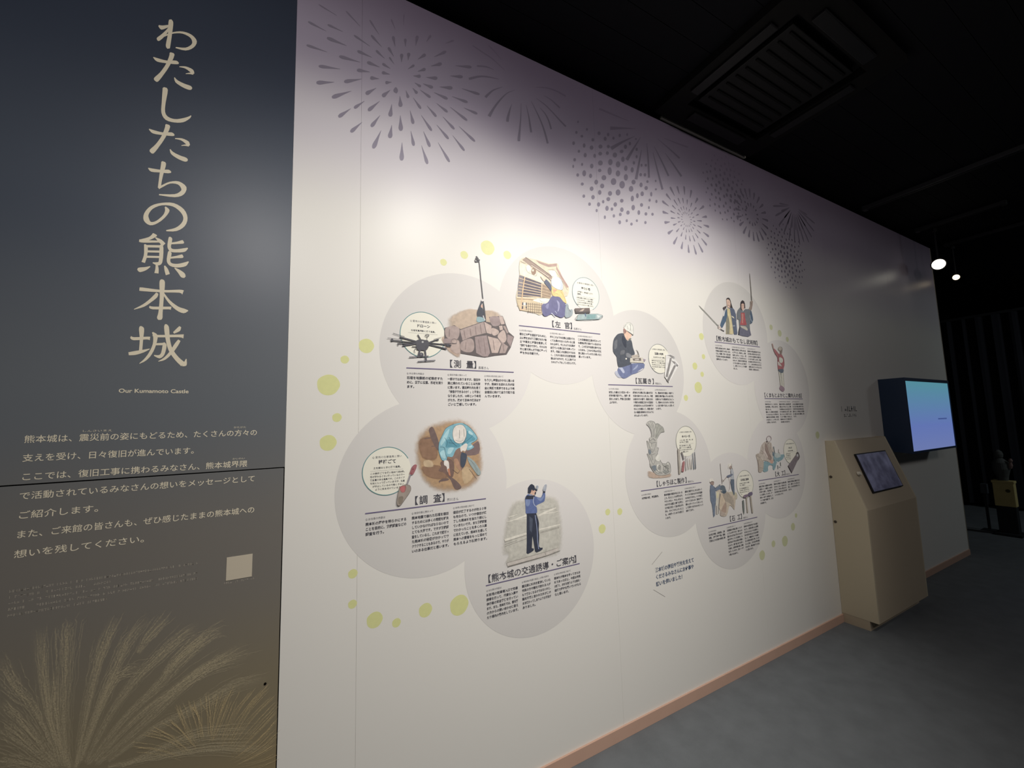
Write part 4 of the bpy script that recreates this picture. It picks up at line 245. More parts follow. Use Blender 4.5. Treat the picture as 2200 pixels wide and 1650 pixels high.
"fw1":[["l",[128,120,135],[-5429,-220,-5741,-210,-5978,-195,-6098,-214,-6144,-241],[-5432,-234,-5755,-272,-6004,-308,-6117,-299,-6152,-275]],["l",[128,120,135],[-4947,-740,-5284,-796,-5541,-832,-5667,-884,-5714,-928],[-4948,-753,-5292,-876,-5554,-977,-5677,-992,-5718,-971]],["l",[128,120,135],[-5151,-1388,-5433,-1472,-5649,-1530,-5751,-1597,-5785,-1650],[-5151,-1401,-5429,-1565,-5642,-1698,-5746,-1722,-5783,-1701]],["l",[128,120,135],[-4204,-120,-4546,-122,-4806,-117,-4938,-150,-4990,-190],[-4207,-133,-4564,-207,-4838,-270,-4962,-264,-4999,-235]],["l",[128,120,135],[-4144,-833,-4440,-970,-4667,-1068,-4771,-1152,-4803,-1209],[-4142,-845,-4426,-1057,-4643,-1224,-4752,-1268,-4795,-1256]],["l",[128,120,135],[-4526,-1511,-4852,-1721,-5102,-1875,-5210,-1985,-5239,-2051],[-4522,-1522,-4823,-1805,-5051,-2027,-5172,-2098,-5224,-2096]],["l",[128,120,135],[-4026,-1752,-4217,-1935,-4367,-2071,-4423,-2158,-4429,-2206],[-4020,-1760,-4178,-1985,-4296,-2162,-4369,-2227,-4408,-2233]],["l",[128,120,135],[-4537,-2270,-4756,-2478,-4927,-2633,-4991,-2732,-4999,-2787],[-4531,-2278,-4711,-2536,-4847,-2739,-4931,-2812,-4975,-2818]],["l",[128,120,135],[-3438,-1534,-3659,-1772,-3833,-1950,-3894,-2058,-3898,-2113],[-3430,-1542,-3605,-1824,-3736,-2045,-3821,-2130,-3869,-2142]],["l",[128,120,135],[-4112,-2701,-4324,-2933,-4489,-3108,-4547,-3214,-4550,-3268],[-4105,-2708,-4270,-2984,-4394,-3200,-4475,-3283,-4521,-3295]],["l",[128,120,135],[-3416,-2153,-3600,-2416,-3745,-2616,-3788,-2727,-3781,-2777],[-3407,-2158,-3533,-2450,-3625,-2678,-3698,-2774,-3745,-2796]],["l",[128,120,135],[-3376,-2805,-3551,-3190,-3692,-3484,-3722,-3633,-3705,-3690],[-3365,-2806,-3463,-3204,-3532,-3511,-3603,-3653,-3657,-3698]],["l",[128,120,135],[-3575,-1003,-3774,-1162,-3931,-1279,-3987,-1365,-3993,-1418],[-3569,-1011,-3730,-1230,-3851,-1404,-3928,-1458,-3969,-1455]],["l",[128,120,135],[-3007,-863,-3175,-1024,-3308,-1144,-3348,-1226,-3343,-1273],[-2999,-870,-3117,-1080,-3203,-1246,-3270,-1302,-3312,-1303]],["l",[128,120,135],[-3457,-539,-3610,-545,-3728,-542,-3788,-580,-3812,-624],[-3458,-553,-3619,-639,-3743,-712,-3800,-707,-3817,-675]],["l",[128,120,135],[-3824,-388,-4041,-406,-4207,-413,-4292,-453,-4325,-497],[-3826,-402,-4052,-495,-4226,-573,-4306,-574,-4331,-545]],["l",[128,120,135],[-3438,-5,-3646,36,-3804,75,-3891,56,-3930,21],[-3443,-19,-3672,-51,-3851,-84,-3926,-62,-3944,-26]],["l",[128,120,135],[-3750,298,-3990,346,-4171,389,-4270,378,-4312,349],[-3755,284,-4015,269,-4216,250,-4303,274,-4325,307]],["l",[128,120,135],[-3023,-159,-3159,-143,-3263,-123,-3320,-151,-3346,-189],[-3026,-174,-3177,-231,-3295,-282,-3344,-270,-3356,-237]],["l",[128,120,135],[-2944,-482,-3064,-506,-3156,-518,-3199,-558,-3212,-599],[-2943,-495,-3058,-586,-3146,-664,-3191,-667,-3209,-642]],["l",[128,120,135],[-3002,116,-3134,181,-3233,238,-3294,237,-3325,214],[-3008,102,-3164,114,-3287,116,-3334,146,-3341,178]],["l",[128,120,135],[-2839,386,-2919,502,-2977,597,-3018,626,-3044,623],[-2849,374,-2952,462,-3035,524,-3062,571,-3061,601]],["l",[128,120,135],[-3241,479,-3379,594,-3482,689,-3547,711,-3581,699],[-3250,466,-3415,535,-3546,583,-3594,631,-3600,667]],["l",[128,120,135],[-2860,737,-2939,899,-2995,1030,-3045,1068,-3080,1062],[-2870,725,-2992,839,-3091,921,-3117,986,-3108,1029]],["l",[128,120,135],[-3362,959,-3533,1126,-3662,1260,-3740,1301,-3780,1296],[-3370,946,-3571,1068,-3730,1156,-3791,1223,-3800,1265]],["l",[128,120,135],[-3829,767,-4096,875,-4298,964,-4406,985,-4451,976],[-3836,753,-4119,824,-4340,872,-4436,917,-4463,949]],["l",[128,120,135],[-4725,376,-5031,418,-5264,457,-5386,440,-5436,407],[-4729,362,-5056,333,-5307,304,-5418,326,-5449,361]],["l",[128,120,135],[-4876,926,-5113,964,-5292,999,-5386,993,-5425,973],[-4881,912,-5130,908,-5324,899,-5410,918,-5434,943]],["l",[128,120,135],[-5477,657,-5751,720,-5959,775,-6066,779,-6110,762],[-5481,644,-5769,667,-5992,678,-6091,706,-6120,733]],["l",[128,120,135],[-3462,1470,-3620,1695,-3737,1874,-3807,1944,-3843,1955],[-3472,1458,-3652,1655,-3795,1801,-3851,1889,-3860,1933]],["l",[128,120,135],[-4215,1484,-4445,1675,-4619,1828,-4713,1886,-4753,1893],[-4223,1471,-4469,1637,-4661,1759,-4744,1834,-4766,1873]],["l",[128,120,135],[-5100,1523,-5385,1599,-5601,1663,-5711,1679,-5754,1673],[-5105,1510,-5398,1564,-5625,1600,-5729,1632,-5761,1654]],["l",[128,120,135],[-2948,-1482,-3020,-1749,-3082,-1957,-3072,-2049,-3037,-2075],[-2936,-1479,-2925,-1728,-2909,-1919,-2942,-2021,-2985,-2064]],["l",[128,120,135],[-2614,-979,-2644,-1213,-2674,-1398,-2647,-1469,-2605,-1480],[-2602,-973,-2546,-1169,-2495,-1318,-2513,-1409,-2552,-1456]],["l",[128,120,135],[-2947,-2420,-3025,-2694,-3093,-2906,-3083,-3001,-3048,-3030],[-2935,-2418,-2926,-2676,-2913,-2875,-2949,-2979,-2994,-3021]],["l",[128,120,135],[-2598,-1859,-2632,-2180,-2666,-2431,-2638,-2536,-2595,-2560],[-2586,-1854,-2530,-2139,-2479,-2358,-2499,-2482,-2539,-2538]],["l",[128,120,135],[-2526,-3061,-2578,-3429,-2625,-3715,-2605,-3841,-2565,-3877],[-2513,-3057,-2476,-3399,-2440,-3662,-2466,-3802,-2509,-3861]],["l",[128,120,135],[-2359,-633,-2339,-787,-2329,-911,-2297,-950,-2264,-948],[-2347,-624,-2274,-738,-2211,-821,-2208,-883,-2229,-921]],["l",[128,120,135],[-2186,-1486,-2157,-1755,-2140,-1968,-2100,-2052,-2061,-2066],[-2174,-1479,-2081,-1708,-2002,-1883,-1996,-1988,-2019,-2040]],["l",[128,120,135],[-2156,-2410,-2132,-2708,-2121,-2943,-2082,-3039,-2044,-3060],[-2143,-2404,-2056,-2666,-1982,-2868,-1978,-2983,-2002,-3037]],["l",[128,120,135],[-2045,-850,-1919,-1040,-1826,-1194,-1759,-1245,-1719,-1245],[-2035,-838,-1869,-984,-1734,-1092,-1690,-1169,-1691,-1215]],["l",[128,120,135],[-2064,-404,-2001,-511,-1957,-601,-1912,-615,-1879,-597],[-2055,-392,-1947,-442,-1858,-475,-1838,-520,-1849,-559]],["l",[128,120,135],[-1977,-120,-1872,-181,-1793,-236,-1740,-233,-1710,-209],[-1970,-106,-1838,-112,-1732,-111,-1694,-139,-1692,-172]],["l",[128,120,135],[-1731,-363,-1548,-467,-1409,-554,-1324,-568,-1282,-551],[-1723,-349,-1511,-399,-1340,-431,-1273,-476,-1262,-514]],["l",[128,120,135],[-1611,-17,-1428,-57,-1286,-96,-1204,-77,-1166,-42],[-1607,-2,-1398,31,-1232,64,-1164,43,-1149,7]],["l",[128,120,135],[-1696,-1533,-1519,-1801,-1386,-2016,-1297,-2096,-1247,-2106],[-1685,-1522,-1463,-1742,-1284,-1910,-1220,-2017,-1216,-2074]],["l",[128,120,135],[-1607,-2245,-1512,-2540,-1444,-2774,-1381,-2866,-1336,-2880],[-1595,-2236,-1442,-2486,-1316,-2677,-1285,-2793,-1297,-2851]],["l",[128,120,135],[-1447,-985,-1280,-1167,-1155,-1315,-1073,-1362,-1028,-1358],[-1437,-972,-1232,-1106,-1067,-1205,-1007,-1279,-1001,-1325]],["l",[128,120,135],[-1109,-232,-851,-296,-651,-353,-539,-346,-488,-316],[-1103,-217,-818,-213,-590,-202,-493,-232,-469,-270]],["l",[128,120,135],[-1003,-712,-799,-839,-642,-946,-548,-970,-501,-956],[-995,-697,-758,-772,-567,-823,-492,-877,-479,-918]],["l",[128,120,135],[-1001,-1741,-790,-1976,-629,-2166,-528,-2232,-474,-2234],[-990,-1728,-736,-1912,-531,-2050,-454,-2145,-444,-2200]],["l",[128,120,135],[-1696,-2925,-1615,-3281,-1558,-3562,-1498,-3678,-1452,-3702],[-1684,-2917,-1539,-3231,-1419,-3473,-1394,-3611,-1410,-3676]],["l",[128,120,135],[-956,-2549,-753,-2899,-600,-3178,-500,-3291,-444,-3313],[-944,-2539,-693,-2844,-490,-3079,-417,-3217,-411,-3284]],["l",[128,120,135],[-718,-1247,-505,-1450,-342,-1616,-242,-1671,-190,-1669],[-708,-1234,-456,-1388,-252,-1502,-174,-1585,-163,-1635]],["l",[128,120,135],[-368,-649,-31,-833,230,-985,377,-1030,443,-1023],[-359,-635,11,-764,309,-859,436,-935,467,-985]],["l",[128,120,135],[-266,-99,50,-128,297,-160,429,-141,486,-107],[-261,-83,77,-49,346,-14,467,-31,501,-64]],["l",[128,120,135],[-272,-1985,-50,-2250,117,-2463,223,-2542,278,-2551],[-261,-1973,3,-2191,216,-2357,297,-2463,307,-2519]],["l",[128,120,135],[39,-1437,357,-1671,603,-1863,744,-1928,810,-1930],[49,-1424,405,-1606,692,-1743,811,-1838,837,-1894]],["l",[128,120,135],[294,-440,574,-490,792,-538,911,-529,963,-501],[300,-424,603,-416,846,-402,952,-427,980,-461]],["l",[128,120,135],[214,486,589,482,884,472,1039,500,1102,535],[219,501,613,558,927,611,1072,604,1115,577]],["l",[128,120,135],[-857,135,-594,176,-388,200,-283,254,-243,306],[-856,150,-585,273,-371,379,-270,388,-237,359]],["l",[128,120,135],[-1455,348,-1240,378,-1072,393,-986,442,-953,491],[-1454,363,-1232,474,-1056,569,-974,574,-948,544]],["l",[128,120,135],[-2037,174,-1895,187,-1785,190,-1729,229,-1707,272],[-2036,188,-1890,275,-1775,351,-1721,350,-1704,320]],["l",[128,120,135],[-345,884,-83,936,122,970,226,1025,266,1073],[-343,899,-75,1025,137,1132,237,1146,270,1122]],["l",[128,120,135],[-78,1505,264,1587,533,1644,669,1709,721,1760],[-77,1520,273,1672,550,1799,682,1825,726,1806]],["l",[128,120,135],[-1842,464,-1677,554,-1545,619,-1491,679,-1479,724],[-1845,475,-1699,622,-1586,743,-1521,773,-1491,761]],["l",[128,120,135],[-1250,974,-1020,1090,-838,1175,-756,1251,-733,1304],[-1253,986,-1038,1169,-871,1319,-781,1359,-743,1347]],["l",[128,120,135],[-2264,399,-2128,517,-2019,606,-1979,667,-1975,703],[-2271,408,-2160,560,-2076,683,-2022,725,-1992,726]],["l",[128,120,135],[-1829,1049,-1658,1199,-1520,1312,-1471,1390,-1469,1436],[-1836,1057,-1701,1253,-1600,1410,-1531,1464,-1493,1465]],["l",[128,120,135],[-1088,1495,-830,1699,-623,1855,-534,1956,-513,2012],[-1094,1505,-860,1757,-679,1961,-577,2036,-530,2043]],["l",[128,120,135],[-2531,607,-2497,796,-2463,946,-2480,1005,-2512,1014],[-2543,602,-2574,763,-2604,885,-2586,959,-2554,996]],["l",[128,120,135],[-2252,821,-2203,993,-2159,1130,-2171,1186,-2201,1197],[-2264,817,-2282,968,-2302,1083,-2278,1150,-2244,1183]],["l",[128,120,135],[-2798,1216,-2812,1430,-2817,1602,-2847,1665,-2879,1672],[-2810,1207,-2878,1384,-2936,1517,-2936,1602,-2915,1647]],["l",[128,120,135],[-2364,1414,-2341,1591,-2317,1732,-2334,1787,-2360,1796],[-2376,1408,-2406,1560,-2435,1674,-2422,1743,-2396,1779]],["l",[128,120,135],[-1918,1665,-1849,1901,-1788,2087,-1792,2169,-1820,2190],[-1930,1661,-1928,1879,-1933,2047,-1901,2138,-1864,2178]],["l",[128,120,135],[-1437,2073,-1326,2249,-1233,2386,-1210,2458,-1219,2489],[-1448,2076,-1378,2264,-1328,2411,-1282,2477,-1248,2496]],["l",[128,120,135],[-532,2421,-356,2552,-217,2650,-155,2715,-139,2750],[-536,2432,-372,2590,-246,2720,-177,2767,-147,2771]],["l",[128,120,135],[-2799,2038,-2864,2216,-2910,2360,-2944,2417,-2966,2429],[-2811,2027,-2893,2189,-2963,2309,-2984,2380,-2982,2414]],["l",[128,120,135],[-2446,2391,-2429,2630,-2410,2818,-2413,2905,-2423,2931],[-2459,2386,-2457,2617,-2460,2795,-2450,2887,-2438,2924]],["p",[128,120,135],[-2883,-841,-2783,-645,-2689,-741,-2722,-887,-2803,-919]]],
"fw2":[["l",[128,120,135],[-7037,176,-7510,106,-8021,-47,-8489,-320,-8638,-427],[-7043,151,-7521,40,-8018,-137,-8463,-433,-8613,-525]],["l",[128,120,135],[-6851,-159,-7351,-490,-7653,-807,-7841,-1046],[-6846,-171,-7318,-539,-7577,-863,-7745,-1104]],["l",[128,120,135],[-6173,-62,-6625,-386,-7107,-988,-7451,-1533,-7699,-1970],[-6168,-75,-6599,-416,-7035,-1020,-7347,-1560,-7547,-2001]],["l",[128,120,135],[-6369,-887,-6508,-1203,-6687,-1730,-6697,-1932],[-6353,-886,-6438,-1197,-6533,-1697,-6559,-1890]],["l",[128,120,135],[-5833,-646,-5890,-1334,-5992,-2030,-6093,-2568,-6091,-2743],[-5816,-640,-5839,-1318,-5892,-2004,-5934,-2522,-5948,-2696]],["l",[128,120,135],[-5543,-617,-5435,-1175,-5388,-1674,-5345,-2035],[-5526,-607,-5374,-1143,-5284,-1623,-5224,-1976]],["l",[128,120,135],[-5230,-300,-4879,-899,-4641,-1377,-4495,-1810,-4363,-2307],[-5214,-286,-4821,-854,-4564,-1324,-4389,-1746,-4247,-2243]],["l",[128,120,135],[-4707,-466,-4419,-692,-4223,-1027,-4104,-1432],[-4693,-450,-4372,-647,-4144,-972,-4005,-1373]],["l",[128,120,135],[-4910,-18,-4394,-198,-3908,-469,-3509,-743,-3139,-971],[-4899,0,-4356,-146,-3859,-411,-3444,-668,-3059,-879]],["l",[128,120,135],[-4449,324,-4009,236,-3477,-29],[-4439,342,-3973,290,-3409,58]],["l",[128,120,135],[-4926,583,-4339,783,-3748,864,-3049,797],[-4925,600,-4329,836,-3713,948,-2994,901]],["l",[128,120,135],[-7304,562,-7691,572,-8195,411],[-7311,545,-7707,505,-8204,324]],["l",[128,120,135],[-6695,782,-7357,1131,-7937,1260,-8393,1354],[-6706,766,-7388,1081,-7969,1202,-8419,1304]],["l",[128,120,135],[-6843,1267,-7227,1573,-7540,1743],[-6855,1251,-7258,1533,-7568,1702]]],
"fw3":[["l",[128,120,135],[-11419,-233,-12451,-517,-13442,-811],[-11422,-256,-12462,-637,-13456,-1034]],["l",[128,120,135],[-11535,-758,-12551,-1395,-13535,-2082],[-11524,-774,-12485,-1485,-13402,-2244]],["l",[128,120,135],[-11049,-653,-11721,-1546,-12409,-2474],[-11025,-656,-11595,-1567,-12186,-2514]],["l",[128,120,135],[-11046,-1466,-11389,-2419,-11753,-3519],[-11018,-1461,-11239,-2395,-11524,-3488]],["l",[128,120,135],[-10562,-879,-10579,-2027,-10641,-3121],[-10533,-867,-10447,-1981,-10452,-3062]],["l",[128,120,135],[-10075,-1326,-9823,-2464,-9526,-3587],[-10046,-1312,-9690,-2401,-9332,-3500]],["l",[128,120,135],[-9929,-896,-9380,-1735,-8874,-2536],[-9901,-878,-9266,-1661,-8714,-2439]],["l",[128,120,135],[-8976,-1040,-8305,-1642,-7669,-2235],[-8949,-1018,-8195,-1558,-7499,-2110]],["l",[128,120,135],[-9579,-285,-8583,-656,-7698,-1019],[-9557,-261,-8504,-572,-7579,-898]],["l",[128,120,135],[-9030,-48,-7885,-39,-6756,25],[-9017,-23,-7837,52,-6694,144]],["l",[128,120,135],[-11937,68,-12979,66,-14168,60],[-11949,44,-13025,-29,-14234,-78]]],
